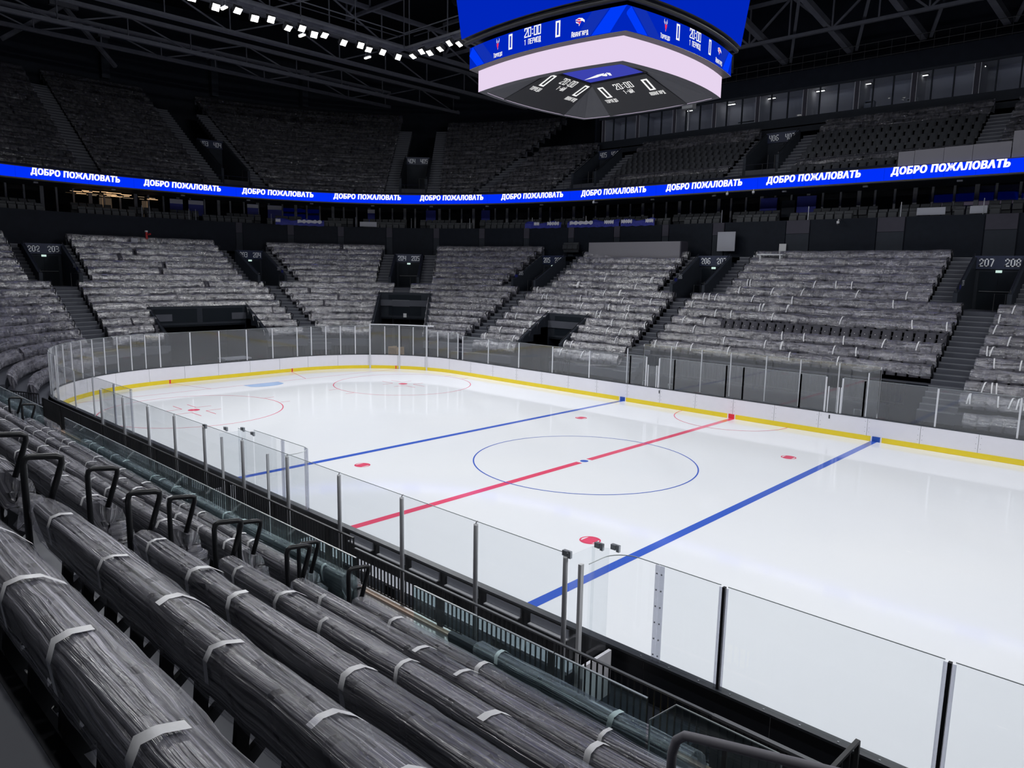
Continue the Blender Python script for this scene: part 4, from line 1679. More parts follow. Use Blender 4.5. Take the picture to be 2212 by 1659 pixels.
m_.grid([[(*(a - n_ * 0.06), 14.45) for a, _, n_ in q], [(*(a - n_ * 0.06), 13.5) for a, _, n_ in q]])
m_.build('frame', 'score_case', led)
# lettering from the built-in face, made bold and wide, bent along the ribbon
fc = bpy.data.curves.new('welcome', 'FONT')
fc.body = 'ДОБРО ПОЖАЛОВАТЬ'
fc.resolution_u = 2
fc.offset = 0.03
fc.shear = 0.11
fc.space_character = 1.14
fo = bpy.data.objects.new('welcome', fc)
col.objects.link(fo)
bpy.context.view_layer.update()
dg = bpy.context.evaluated_depsgraph_get()
tm = bpy.data.meshes.new_from_object(fo.evaluated_get(dg), depsgraph=dg)
tv = np.array([v.co[:] for v in tm.vertices])
tf = [tuple(p.vertices) for p in tm.polygons]
# wide bold face: the strokes thickened sideways by shifted copies
_n0, _f0, _v0 = len(tv), list(tf), tv.copy()
for _k, _dx in enumerate((-0.045, 0.045)):
    tv = np.vstack([tv, _v0 + np.array((_dx, 0, 0))])
    tf += [tuple(q + _n0 * (_k + 1) for q in f_) for f_ in _f0]
bpy.data.objects.remove(fo)
x0, x1 = tv[:, 0].min(), tv[:, 0].max()
cap_h = 0.73
s_ref = ring_s(-2.51, 27.4, RR, SR)
for i in range(-9, 4):
    sc_ = s_ref + i * 8.08
    if sc_ - 3.2 < s_beg or sc_ + 3.2 > s_end:
        continue
    sx = 6.3 / (x1 - x0)
    vs = []
    for v in tv:
        a, t, n_ = ring_sp(sc_ - 3.15 + (v[0] - x0) * sx, RR, SR)
        vs.append((*(a + n_ * 0.075), 13.935 + v[1] * 0.44 / cap_h))
    me = bpy.data.meshes.new('lettering')
    me.from_pydata(vs, [], tf)
    me.materials.append(M['led_white'])
    link('lettering', me, led)
bpy.data.meshes.remove(tm)

# small white emergency lamps under the ribbon
s = s_beg + 3
while s < s_end - 1:
    a, t, n_ = ring_sp(s, RR, SR)
    p = a - n_ * 1.0
    m_ = MB()
    m_.box((*p, 13.44), (0.3, 0.14, 0.1), ((*t, 0), (*n_, 0), (0, 0, 1)))
    tag(m_.build('soffit_lamp', 'grey_light'), 'small pale lamp box under the LED ribbon soffit', 'lamp', 'lamp boxes under the ribbon')
    s += 5.4

# ------------------------------------------------------------------ upper tier
def zut(k):
    return 15.1 + 0.56 * (k - 14)


def zuf(k):
    return zut(k) - 0.87


# parapet wall above the ribbon
m_ = MB()
Pp = resample(clip(KR + 0.15, NOLO, NOHI), 140)
Pq = resample(clip(KR + 0.45, NOLO, NOHI), 140)
m_.grid([[(*p, 13.5) for p in Pp], [(*p, 14.62) for p in Pp], [(*p, 14.62) for p in Pq], [(*p, 13.9) for p in Pq]])
struct('wall_upper_parapet', m_, 'wall_dark', 'dark parapet of the upper tier above the LED ribbon')
USEC = [  # name, lo, hi, rows
    ('402', None, (Y, -3.6), 31), ('403', (Y, -2.2), (Y, 6.4), 31), ('404', (Y, 11.4), (D, -2.6), 31), ('405a', (D, 2.7), (X, -33.0), 29), ('405b', (X, -31.6), (X, -25.4), 22),
    ('406', (X, -20.2), (X, -9.4), 21.5), ('407a', (X, -4.4), (X, 6.3), 21.5), ('407b', (X, 7.6), None, 21.5)]
ut = MB()
UP, UT_ = [], []
ufilm = MB()
for (name, lo, hi, kmax) in USEC:
    k = 14
    while k <= kmax:
        lo_, hi_ = B(lo, NOLO), B(hi, NOHI)
        if name == '404' and k < 21:
            pass
        Pi, Po, Pm = clip(k - 0.85, lo_, hi_), clip(k + 0.15, lo_, hi_), clip(k, lo_, hi_)
        n = max(3, int(seglen(Pm)[-1] / 1.5))
        Pi, Po = resample(Pi, n), resample(Po, n)
        z = zuf(k)
        ut.grid([[(*p, z - 0.58) for p in Pi], [(*p, z) for p in Pi], [(*p, z) for p in Po], [(*p, z + 0.58) for p in Po]])
        s = seglen(Pm)
        L = s[-1]
        m2 = int(L / 0.54)
        if m2 >= 1:
            q = (np.arange(m2) + 0.5) * (L / m2)
            C_ = np.stack([np.interp(q, s, Pm[:, 0]), np.interp(q, s, Pm[:, 1])], 1)
            T_ = np.stack([np.interp(q + 0.05, s, Pm[:, 0]) - np.interp(q - 0.05, s, Pm[:, 0]), np.interp(q + 0.05, s, Pm[:, 1]) - np.interp(q - 0.05, s, Pm[:, 1])], 1)
            T_ /= np.linalg.norm(T_, axis=1)[:, None]
            UP.append(np.column_stack([C_, np.full(m2, zut(k))]))
            UT_.append(T_)
            if not (name in ('406', '407a') and k < 20) or k == 15:
                Q = resample(Pm, max(4, int(L / 0.5)))
                t = np.gradient(Q, axis=0)
                t /= np.linalg.norm(t, axis=1)[:, None]
                nin = np.stack([t[:, 1], -t[:, 0]], 1)
                rows, uv = [], []
                for j, (d, dz) in enumerate([(-0.06, -0.2), (0.0, 0.04), (0.2, -0.1), (0.31, -0.45)]):
                    wob = nr.randn(len(Q)) * 0.015
                    XY = Q + nin * (d + wob)[:, None]
                    rows.append([(XY[i, 0], XY[i, 1], zut(k) + dz + wob[i]) for i in range(len(Q))])
                    uv.extend([(seglen(Q)[i], j * 0.2 + k * 2.3 + len(name)) for i in range(len(Q))])
                ufilm.grid(rows, uv)
        k += 1
struct('floor_upper_tier', ut, 'concrete', 'dark concrete terrace of the upper tier')
tag(seat_field('arena_seats', UP, UT_, ['seat_upper', 'seat_upper']), 'dark seats of the upper tier above the LED ribbon', 'seats', kind='stuff')
tag(ufilm.build('plastic_film', 'film_upper', None, True), 'thin plastic film covering the upper tier seat rows', 'plastic film', kind='stuff')
UV_ = [('403', '404', (Y, 9.0), (Y, 6.4), (Y, 11.4), 20.6), ('404', '405', (D, 0.1), (D, -2.6), (D, 2.7), 19.8), ('405', '406', (X, -22.7), (X, -25.4), (X, -20.2), 19.3), ('406', '407', (X, -6.9), (X, -9.4), (X, -4.4), 19.0)]
for (a, b, cl, ulo, uhi, K1) in UV_:
    vomitory('upper', a, b, cl, ulo, uhi, 15.6, K1, zuf(15.6), zut, dark=False, doors=False, group='upper tier entrances', lamp=False)
    c = cl[1]
    for sg, (q0, q1) in ((-1, (ulo, (cl[0], c - 1.34))), (1, ((cl[0], c + 1.34), uhi))):
        stair_run('dark upper tier stairs %s the sign %s %s, %s' % ('before' if sg < 0 else 'after', a, b, VWHERE[a]), bnd(*q0), bnd(*q1), 14.0, 29.0 if a in ('403', '404') else 21.0, z_of=zuf)
    # rows above the entrance
    for k in range(int(K1) + 2, 30 if a in ('403', '404') else 21):
        pass
stair_run('dark upper tier stairs inside section 405 by the corner', bnd(X, -33.0), bnd(X, -31.6), 14.0, 22.0, z_of=zuf)
stair_run('dark upper tier stairs in section 407 above the wide blue screen', bnd(X, 6.3), bnd(X, 7.6), 14.0, 21.0, z_of=zuf)
stair_run('dark upper tier stairs in section 403 over the lit suite', bnd(Y, -3.6), bnd(Y, -2.2), 14.0, 30.0, z_of=zuf)
# rail along the parapet
ur = thing('parapet_rail', 'thin dark rail with posts along the upper tier parapet', 'railing')
q = resample(clip(KR + 0.3, NOLO, NOHI), 70)
m_ = MB()
m_.tube([(*p, 15.35) for p in q], 0.02, 5)
m_.build('top_rail', 'black_metal', ur)
pm = MB().tube([(0, 0, 0), (0, 0, 0.73)], 0.015, 5).mesh('rail_post', 'black_metal')
for p in q:
    link('rail_post', pm, ur, (p[0], p[1], 14.62))
# pale boards over the parapet above the 207 / 208 entrance
for i, (x0_, x1_, z0_, z1_) in enumerate(((2.7, 3.6, 14.45, 15.3), (3.62, 5.2, 14.45, 15.32), (5.22, 6.7, 14.45, 15.34), (6.72, 8.6, 14.45, 15.36), (8.65, 10.5, 14.45, 15.9))):
    m_ = MB()
    m_.b6(x0_, x1_, 27.45, 27.51, z0_, z1_)
    tag(m_.build('cover_board', 'box_grey'), 'pale board leaning on the upper parapet above the sign 207 208', 'board', 'pale boards on the upper parapet')

# ------------------------------------------------------------------ back walls, press boxes
m_ = MB()
P = clip(31.6, NOLO, bnd(X, -26.0))
P = resample(P, 90)
m_.grid([[(*p, 14.0) for p in P], [(*p, 33.0) for p in P]])
struct('wall_back', m_, 'wall_dark', 'dark back wall of the arena above the upper tier')
m_ = MB()
m_.b6(-26, 24, 38.0, 38.3, 14.0, 33.0)
m_.b6(-26.2, -26.0, 34.4, 50.0, 14.0, 33.0)
struct('wall_far', m_, 'wall_dark', 'dark wall behind the press boxes')
yb = 34.8
pb = thing('press_box', 'row of glazed press boxes above the upper tier on the long side', 'press box')
m_ = MB()
m_.b6(-26, 24, yb, yb + 0.25, 18.6, 19.75)
m_.build('sill_fascia', 'stair_wall', pb)
m_ = MB()
m_.b6(-26, 24, yb - 0.05, yb + 0.2, 21.75, 23.1)
m_.build('head_fascia', 'wall_dark', pb)
m_ = MB()
m_.b6(-26, 24, yb - 0.12, yb + 0.1, 21.72, 21.86)
m_.build('head_trim', 'stair_wall', pb)
m_ = MB()
m_.b6(-26, 24, yb + 2.6, yb + 2.7, 19.0, 22)
m_.build('rear_wall', 'room_wall', pb)
m_ = MB()
m_.b6(-26, 24, yb, yb + 2.7, 21.9, 22)
m_.build('room_ceiling', 'room_wall', pb)
m_ = MB()
m_.b6(-26, 24, yb, yb + 2.7, 19.0, 19.1)
m_.build('room_floor', 'concrete', pb)
x = -25.5
i = 0
while x < 23:
    wide = 0.24 if i % 3 == 0 else 0.07
    m_ = MB()
    m_.b6(x - wide / 2, x + wide / 2, yb - 0.02, yb + 0.14, 19.75, 21.75)
    m_.build('mullion', 'stair_wall' if i % 3 else 'pilaster', pb)
    nx = x + (1.35 if i % 3 else 1.1)
    m_ = MB()
    m_.b6(x + wide / 2, nx - 0.04, yb + 0.05, yb + 0.065, 19.75, 21.75)
    m_.build('pane', 'press_glass', pb)
    if i % 3 == 0:
        m_ = MB()
        m_.b6(x - 0.06, x + 0.06, yb + 0.15, yb + 2.6, 19.1, 21.9)
        m_.build('partition', 'room_wall', pb)
        for dx in (-0.17, 0.17):
            m_ = MB()
            m_.b6(x + dx - 0.025, x + dx + 0.025, yb - 0.01, yb + 0.1, 19.75, 21.7)
            m_.build('trim', 'grey_light', pb)
    x = nx
    i += 1
for j, x in enumerate((-17.4, -13.4, -9.9, -6.0, -2.6, 1.2, 4.7, 8.3, 12)):
    t = thing('strip_lamp', 'small lit strip lamp in a partly added row on a press box ceiling', 'lamp', 'press box strip lamps', (x, yb + 1.6, 21.8))
    m_ = MB()
    m_.b6(-0.3, 0.3, -0.05, 0.05, -0.04, 0.0)
    m_.build('tube', 'lamp_small' if j in (1, 3) else 'lamp_faint', t)  # the faint ones are mostly added to brighten the rooms
    m_ = MB()
    m_.b6(-0.38, 0.38, -0.06, 0.06, 0.0, 0.05)
    m_.build('holder', 'duct', t)
for (x, w_, h_, who, mm) in ((-11.4, 1.7, 0.75, 'with two pale boards', 'white_plastic'), (-17.0, 1.6, 0.5, 'by a pale rack', 'grey_light'), (-2.0, 0.6, 1.0, 'beside a tall dark opening', 'grey_light'), (0.9, 0.7, 0.8, 'leaning at the window', 'white_plastic')):
    t = thing('press_desk', 'pale desk in a press box ' + who, 'desk', None, (x, yb + 0.9, 19.1))
    m_ = MB()
    m_.b6(-w_ / 2, w_ / 2, -0.3, 0.3, h_ + 0.2, h_ + 0.26)
    m_.build('top', mm, t)
    for sx in (-1, 1):
        m_ = MB()
        m_.b6(sx * w_ / 2 - 0.03, sx * w_ / 2 + 0.03, -0.28, 0.28, 0, h_ + 0.2)
        m_.build('leg', mm, t)
    m_ = MB()
    m_.b6(-w_ / 2, w_ / 2, -0.31, -0.28, 0.25, h_ + 0.1)
    m_.build('front_board', mm, t)
# catwalk railing above the press boxes
cw = thing('catwalk_rail', 'dark catwalk railing above the press boxes', 'railing')
m_ = MB()
for z in (23.2, 23.7, 24.2):
    m_.tube([(-24, yb, z), (23, yb, z)], 0.025, 5)
m_.build('rails', 'duct', cw)
pm = MB().tube([(0, 0, 0), (0, 0, 1.15)], 0.02, 5).mesh('rail_post', 'duct')
for x in np.arange(-24, 23, 0.9):
    link('rail_post', pm, cw, (float(x), yb, 23.1))

# ------------------------------------------------------------------ roof
m_ = MB()
m_.quad((-70, -60, 33), (70, -60, 33), (70, 60, 33), (-70, 60, 33))
struct('ceiling', m_, 'ceiling', 'black roof deck over the arena')


def truss(label, p0, p1, depth, npan, r=0.16, rw=0.10, group='roof trusses', mm='truss'):
    t = thing('roof_truss', label, 'truss', group)
    p0, p1 = np.array(p0, float), np.array(p1, float)
    m_ = MB()
    m_.bar(p0, p1, r * 2, r * 2)
    m_.build('bottom_chord', mm, t)
    up = np.array((0, 0, depth))
    m_ = MB()
    m_.bar(p0 + up, p1 + up, r * 2, r * 2)
    m_.build('top_chord', mm, t)
    for i in range(npan):
        a, b = p0 + (p1 - p0) * i / npan, p0 + (p1 - p0) * (i + 1) / npan
        m_ = MB()
        if i % 2 == 0:
            m_.bar(a, b + up, rw * 2, rw * 2)
        else:
            m_.bar(a + up, b, rw * 2, rw * 2)
        m_.build('diagonal', mm, t)
        m_ = MB()
        m_.bar(a, a + up, rw * 1.6, rw * 1.6)
        m_.build('vertical', mm, t)
    return t


for i, (x, z, dp) in enumerate(((-52, 25.6, 1.5), (-46, 25.0, 1.6), (-39, 25.2, 1.9), (-33, 25.6, 2.2), (-22, 27.0, 2.6))):
    truss('long dark roof truss, %s in from the end wall, running across the hall' % ORD[i + 1], (x, -34, z), (x, 44, z), dp, 16, 0.15, 0.05)
for i, (y, z) in enumerate(((33.4, 25.3), (24, 26.9), (13.5, 27.6))):
    truss('long dark roof truss, %s in from the press boxes, running along the hall' % ORD[i + 1], (-36, y, z), (40, y, z), 2.8, 24, 0.12, 0.07)
for i, x in enumerate(range(-24, 31, 5)):
    t = thing('roof_beam', 'sloping dark steel brace under the roof, %s from the end, above the press boxes' % ORD[i + 1], 'beam', 'roof braces')
    m_ = MB()
    m_.bar((x, 36.5, 24.4), (x - 3.0, 25, 29.6), 0.46, 0.4)
    m_.build('beam', 'truss', t)
    m_ = MB()
    m_.bar((x + 0.4, 36.5, 24.4), (x + 4.6, 28, 29.0), 0.2, 0.2)
    m_.build('brace', 'truss', t)
for i, (x, y) in enumerate(((-60.8, 3.2), (-59.8, 13.3), (-56.8, 22.0))):
    t = thing('roof_column', 'square dark column against the end wall, %s along from the goal end' % ORD[i + 1], 'column', 'columns at the end wall')
    m_ = MB()
    m_.b6(x - 0.3, x + 0.3, y - 0.35, y + 0.35, 24.9, 28.5)
    m_.build('shaft', 'stair_wall', t)
    m_ = MB()
    m_.b6(x - 0.4, x + 0.4, y - 0.5, y + 0.5, 28.5, 28.7)
    m_.build('head_plate', 'truss', t)
t = thing('roof_brace', 'dark V-shaped brace under the roof at the end wall', 'brace')
for p1_ in ((-58.5, -5.5, 26.0), (-58.5, 3.4, 25.6)):
    m_ = MB()
    m_.bar((-56.5, -1.2, 29.3), p1_, 0.3, 0.3)
    m_.build('leg', 'truss', t)
m_ = MB()
m_.box((-56.5, -1.2, 29.4), (0.5, 2.2, 0.5))
m_.build('node_plate', 'truss', t)
# light catwalk ring carrying the floodlights
for lab, a, b in (('lamp catwalk hung over the end of the rink', (-LX - 0.5, -LY, LZ + 0.75), (-LX - 0.5, LY + 0.5, LZ + 0.75)), ('lamp catwalk hung along the far side of the rink', (-LX, LY + 0.6, LZ + 0.75), (LX, LY + 0.6, LZ + 0.75)),
                  ('lamp catwalk hung over the stand behind the benches', (-20.0, -21.4, 25.75), (22.0, -21.4, 25.75)),
                  ('lamp catwalk hung along the bench side of the rink', (-LX, -LY - 0.6, LZ + 0.75), (LX, -LY - 0.6, LZ + 0.75))):
    t = thing('lamp_catwalk', lab, 'catwalk', 'lamp catwalks')
    a, b = np.array(a), np.array(b)
    m_ = MB()
    m_.bar(a, b, 0.9, 0.12)
    m_.build('deck', 'truss', t)
    d = (b - a) / np.linalg.norm(b - a)
    sd = np.array((-d[1], d[0], 0)) * 0.45
    for sg in (-1, 1):
        m_ = MB()
        m_.bar(a + sd * sg + (0, 0, 1.0), b + sd * sg + (0, 0, 1.0), 0.06, 0.06)
        m_.bar(a + sd * sg + (0, 0, -0.05), b + sd * sg + (0, 0, -0.05), 0.1, 0.16)
        m_.build('rail', 'truss', t)
    n = int(np.linalg.norm(b - a) / 4)
    for i in range(n + 1):
        m_ = MB()
        q = a + (b - a) * i / n
        m_.bar(q, q + (0, 0, 8), 0.06, 0.06)
        m_.build('hanger', 'truss', t)
# dark round speaker drum over centre ice
t = thing('speaker_drum', 'big round dark ventilated drum hanging under the roof', 'drum')
m_ = MB()
cx, cy, cz, rr = -9.0, 8.0, 26.0, 3.6
N_ = 40
lo_ = [(cx + rr * math.cos(2 * math.pi * i / N_), cy + rr * math.sin(2 * math.pi * i / N_), cz) for i in range(N_)]
hi_ = [(cx + rr * 1.12 * math.cos(2 * math.pi * i / N_), cy + rr * 1.12 * math.sin(2 * math.pi * i / N_), cz + 1.6) for i in range(N_)]
m_._add(lo_ + hi_, [(i, (i + 1) % N_, N_ + (i + 1) % N_, N_ + i) for i in range(N_)] + [tuple(range(N_ - 1, -1, -1))])
m_.build('shell', 'duct', t)
for i in range(20):
    a = 2 * math.pi * i / 20
    m_ = MB()
    m_.box((cx + (rr - 0.5) * math.cos(a), cy + (rr - 0.5) * math.sin(a), cz - 0.02), (0.5, 0.35, 0.05), ((math.cos(a), math.sin(a), 0), (-math.sin(a), math.cos(a), 0), (0, 0, 1)))
    m_.build('port', 'black_metal', t)
for i, (dx, dy) in enumerate(((0.3, 0.4), (0.9, 0.1), (1.6, -0.2), (0.2, -0.9), (1.2, -1.1))):
    m_ = MB()
    m_.box((cx + dx, cy + dy, cz - 0.03), (0.16, 0.16, 0.04))
    m_.build('lamp', 'lamp_small', t)
# aluminium rig truss with small lamps
t = thing('rig_truss', 'silver aluminium rigging truss high above the ice', 'truss')
m_ = MB()
a, b = np.array((-22.0, 1.0, 26.6)), np.array((-12.5, 15.0, 26.6))
d = (b - a) / np.linalg.norm(b - a)
sd = np.array((-d[1], d[0], 0)) * 0.22
cor = [sd + (0, 0, 0.22), sd - (0, 0, 0.22), -sd + (0, 0, 0.22), -sd - (0, 0, 0.22)]
for c in cor:
    m_.tube([a + c, b + c], 0.03, 5)
m_.build('chord', 'truss_alu', t)
m_ = MB()
n = 34
for i in range(n):
    q0, q1 = a + (b - a) * i / n, a + (b - a) * (i + 1) / n
    for c0, c1 in ((0, 1), (2, 3), (0, 2), (1, 3)):
        m_.tube([q0 + cor[c0], q1 + cor[c1]], 0.014, 4)
m_.build('lacing', 'truss_alu', t)
for j, (x, y, z) in enumerate(((-24.5, -2.5, 21.9), (-25.5, 3.0, 21.9), (-26.0, 8.3, 21.8), (-14.5, 6.5, 24.2), (-10.5, 11, 23.6), (-7, 14, 22.6), (-16, 13, 24.5))):
    t = thing('tube_lamp', 'short white tube lamp hung under the roof steel', 'lamp', 'tube lamps under the roof', (x, y, z))
    m_ = MB()
    m_.b6(-0.3, 0.3, -0.06, 0.06, -0.05, 0.02)
    m_.build('tube', 'lamp_small', t)
    m_ = MB()
    m_.b6(-0.32, 0.32, -0.08, 0.08, 0.02, 0.08)
    m_.tube([(-0.25, 0, 0.08), (0, 0, 1.2)], 0.01, 4)
    m_.tube([(0.25, 0, 0.08), (0, 0, 1.2)], 0.01, 4)
    m_.build('holder', 'truss', t)
# ducts
for i, (y, z) in enumerate(((30.5, 28.2), (20, 29.5))):
    m_ = MB()
    m_.tube([(-30, y, z), (35, y, z)], 0.55, 10)
    tag(m_.build('air_duct', 'duct', None, True), 'long round dark air duct under the roof, %s from the press boxes' % ORD[i + 1], 'duct', 'air ducts')

# ------------------------------------------------------------------ centre-hung scoreboard
sb = thing('scoreboard', 'four-sided blue centre-hung video scoreboard with white lower band', 'scoreboard', None, (0.09, 0.07, 14.0))
SZ = 14.0


def bow(hx, hy, sag_, n=12):
    """square plan with sides bowed outward by sag_; list of 4 sides, each n+1 points, starting with the -y side"""
    cs = [(-hx, -hy), (hx, -hy), (hx, hy), (-hx, hy)]
    out = []
    for i in range(4):
        a, b = np.array(cs[i], float), np.array(cs[(i + 1) % 4], float)
        d = b - a
        nn = np.array((d[1], -d[0])) / np.linalg.norm(d)
        out.append([a + d * q + nn * sag_ * 4 * q * (1 - q) for q in np.linspace(0, 1, n + 1)])
    return out


def band(name, h0, h1, z0, z1, sag_, matname, parent=sb, sides=4, sag1=None):
    s0, s1 = bow(h0[0], h0[1], sag_), bow(h1[0], h1[1], sag_ if sag1 is None else sag1)
    res = []
    for i in range(sides):
        m_ = MB()
        m_.grid([[(*p, z0 - SZ) for p in s0[i]], [(*p, z1 - SZ) for p in s1[i]]])
        res.append(m_.build(name, matname, parent))
    return res


band('lower_screen', (3.26, 3.21), (3.26, 3.21), 14.18, 14.93, 0.38, 'screen_white')
band('ledge', (3.26, 3.21), (3.5, 3.44), 14.93, 14.96, 0.38, 'score_case', sag1=0.4)
band('fascia_screen', (3.5, 3.44), (3.5, 3.44), 14.98, 15.72, 0.40, 'screen_blue')
band('fascia_edge', (3.51, 3.45), (3.5, 3.44), 14.955, 14.98, 0.40, 'score_case')
band('fascia_top', (3.5, 3.44), (3.0, 2.95), 15.72, 15.74, 0.40, 'score_dark', sag1=0.35)
band('main_screen', (3.72, 3.66), (4.1, 4.0), 16.02, 19.6, 0.42, 'screen_blue')
band('screen_base', (3.72, 3.66), (3.0, 2.95), 16.02, 16.0, 0.42, 'score_case', sag1=0.35)
band('core', (3.0, 2.95), (3.0, 2.95), 15.7, 16.05, 0.35, 'score_dark')
m_ = MB()
for sd_ in bow(3.62, 3.56, 0.41):
    m_.tube([(*p, 15.86 - SZ) for p in sd_], 0.07, 8)
m_.build('black_tube', 'score_dark', sb)
m_ = MB()
top = [p for sd_ in bow(4.1, 4.0, 0.42) for p in sd_[:-1]]
m_.quad(*[(*p, 19.6 - SZ) for p in top])
m_.build('roof', 'score_dark', sb)
for sx in (-1, 1):
    for sy in (-1, 1):
        m_ = MB()
        m_.tube([(sx * 2.5, sy * 2.4, 19.6 - SZ), (sx * 2.0, sy * 2.0, 32.9 - SZ)], 0.04, 6)
        m_.build('hanger', 'black_metal', sb)
# underside: rim, four sloping displays, blue centre screen
band('bottom_rim', (3.26, 3.21), (3.02, 2.98), 14.18, 14.16, 0.38, 'score_panel', sag1=0.36)
CXH, CYH, CZ = 1.32, 1.08, 15.02
b0 = bow(3.02, 2.98, 0.36)
inner = bow(CXH, CYH, 0.0)
und = []
for i in range(4):
    m_ = MB()
    m_.grid([[(*p, 14.17 - SZ) for p in b0[i]], [(*p, CZ - SZ) for p in inner[i]]])
    und.append(m_.build('under_panel', 'score_panel', sb))
m_ = MB()
m_.quad((-CXH, -CYH, CZ - SZ), (CXH, -CYH, CZ - SZ), (CXH, CYH, CZ - SZ), (-CXH, CYH, CZ - SZ))
m_.build('centre_screen', 'screen_under', sb)
m_ = MB()
for a, b in (((-CXH, -CYH), (CXH, -CYH)), ((CXH, -CYH), (CXH, CYH)), ((CXH, CYH), (-CXH, CYH)), ((-CXH, CYH), (-CXH, -CYH))):
    m_.bar((*a, CZ - SZ - 0.02), (*b, CZ - SZ - 0.02), 0.08, 0.05)
m_.build('centre_frame', 'score_dark', sb)
# white winged emblem on the centre screen
m_ = MB()
for poly in ([(-1.15, 0.42), (-0.25, 0.12), (0.10, 0.10), (-0.1, 0.3), (-0.5, 0.42)], [(-0.22, 0.36), (0.16, 0.14), (0.02, 0.42), (-0.1, 0.52)], [(0.05, 0.50), (0.2, 0.08), (0.3, 0.22), (0.14, 0.55)]):
    m_.quad(*[(-0.05 + px * 0.95, 0.05 + py, CZ - SZ - 0.03) for px, py in poly])
m_.build('emblem', 'text_white', sb)


def undermap(i, off=0.015):
    """(px along the side as read from the middle of the ice, py up towards the centre) -> point on sloping panel i"""
    mid0 = np.array((*b0[i][6], 14.17 - SZ))
    c0, c1 = np.array((*inner[i][0], CZ - SZ)), np.array((*inner[i][-1], CZ - SZ))
    midi = (c0 + c1) / 2
    upv = midi - mid0
    LU = np.linalg.norm(upv)
    upv /= LU
    al = -(c1 - c0) / np.linalg.norm(c1 - c0)
    nrm = np.cross(al, upv)
    nrm = nrm if nrm[2] < 0 else -nrm
    return lambda px, py: tuple(mid0 + al * px + upv * py + nrm * off), LU


for i in (2, 3):
    f, LU = undermap(i, 0.06)
    m_ = MB()
    m_.quad(f(-1.85, 0.12), f(1.85, 0.12), f(1.28, LU - 0.03), f(-1.28, LU - 0.03))
    dk = m_.build('display', 'score_dark', und[i])
    f, LU = undermap(i, 0.075)
    for px in (-1.02, 1.02):
        put_text('score_digit', '0', 0.66, 0.2, 0.0, 0.08, lambda a, b, px=px: f(px + a, 1.42 + b), 'text_white', dk)
    put_text('clock', '20:00', 0.34, 0.11, 0.075, 0.036, lambda a, b: f(a, 1.80 + b), 'text_white', dk)
    put_text('period', '1-ЫЙ', 0.22, 0.07, 0.045, 0.024, lambda a, b: f(a, 1.45 + b), 'text_white', dk)
    put_text('team_name', 'ТОРПЕДО', 0.2, 0.05, 0.032, 0.02, lambda a, b: f(-1.08 + a, 1.06 + b), 'text_white', dk)
    put_text('team_name', 'АВАНГАРД', 0.2, 0.05, 0.032, 0.02, lambda a, b: f(1.08 + a, 1.06 + b), 'text_white', dk)


# lettering and emblems on the fascia
def facemap(side, off):
    s_ = bow(3.5 + off, 3.44 + off, 0.40, 40)[side]
    L = seglen(np.array(s_))
    A_ = np.array(s_)
    return lambda px, z: (float(np.interp(px + L[-1] / 2, L, A_[:, 0])), float(np.interp(px + L[-1] / 2, L, A_[:, 1])), z - SZ)


def emblem(name, polys, f, cx, cz, sc_, mm, parent):
    m_ = MB()
    for p in polys:
        m_.quad(*[f(cx + a * sc_, cz + b * sc_) for a, b in p])
    return m_.build(name, mm, parent)


DEER_RED = [[(-0.3, 0.12), (0.3, 0.12), (0.22, -0.35), (0.08, -0.62), (0.0, -1.0), (-0.08, -0.62), (-0.22, -0.35)]]
DEER_W = [[(-0.12, 0.12), (-0.2, 0.14), (-0.42, 0.42), (-0.4, 0.78), (-0.28, 1.0), (-0.32, 0.75), (-0.3, 0.48)], [(0.12, 0.12), (0.2, 0.14), (0.42, 0.42), (0.4, 0.78), (0.28, 1.0), (0.32, 0.75), (0.3, 0.48)],
          [(-0.1, 0.2), (-0.14, 0.7), (-0.05, 0.45)], [(0.1, 0.2), (0.14, 0.7), (0.05, 0.45)], [(-0.03, -0.62), (0.05, -0.5), (0.0, -0.98)]]
HAWK_W = [[(-0.75, 0.42), (-0.2, 0.62), (0.35, 0.52), (0.72, 0.2), (0.7, -0.08), (0.45, 0.12), (0.1, 0.2), (-0.25, 0.2)], [(-0.7, 0.25), (-0.2, 0.1), (0.15, 0.05), (-0.15, -0.45), (-0.2, -0.1), (-0.55, 0.0)]]
HAWK_R = [[(-0.62, 0.38), (-0.2, 0.5), (0.2, 0.38), (0.0, 0.24), (-0.3, 0.3)], [(-0.55, 0.2), (-0.1, 0.08), (0.25, 0.16), (0.05, -0.15), (-0.12, -0.3), (-0.14, -0.02), (-0.4, 0.08)]]
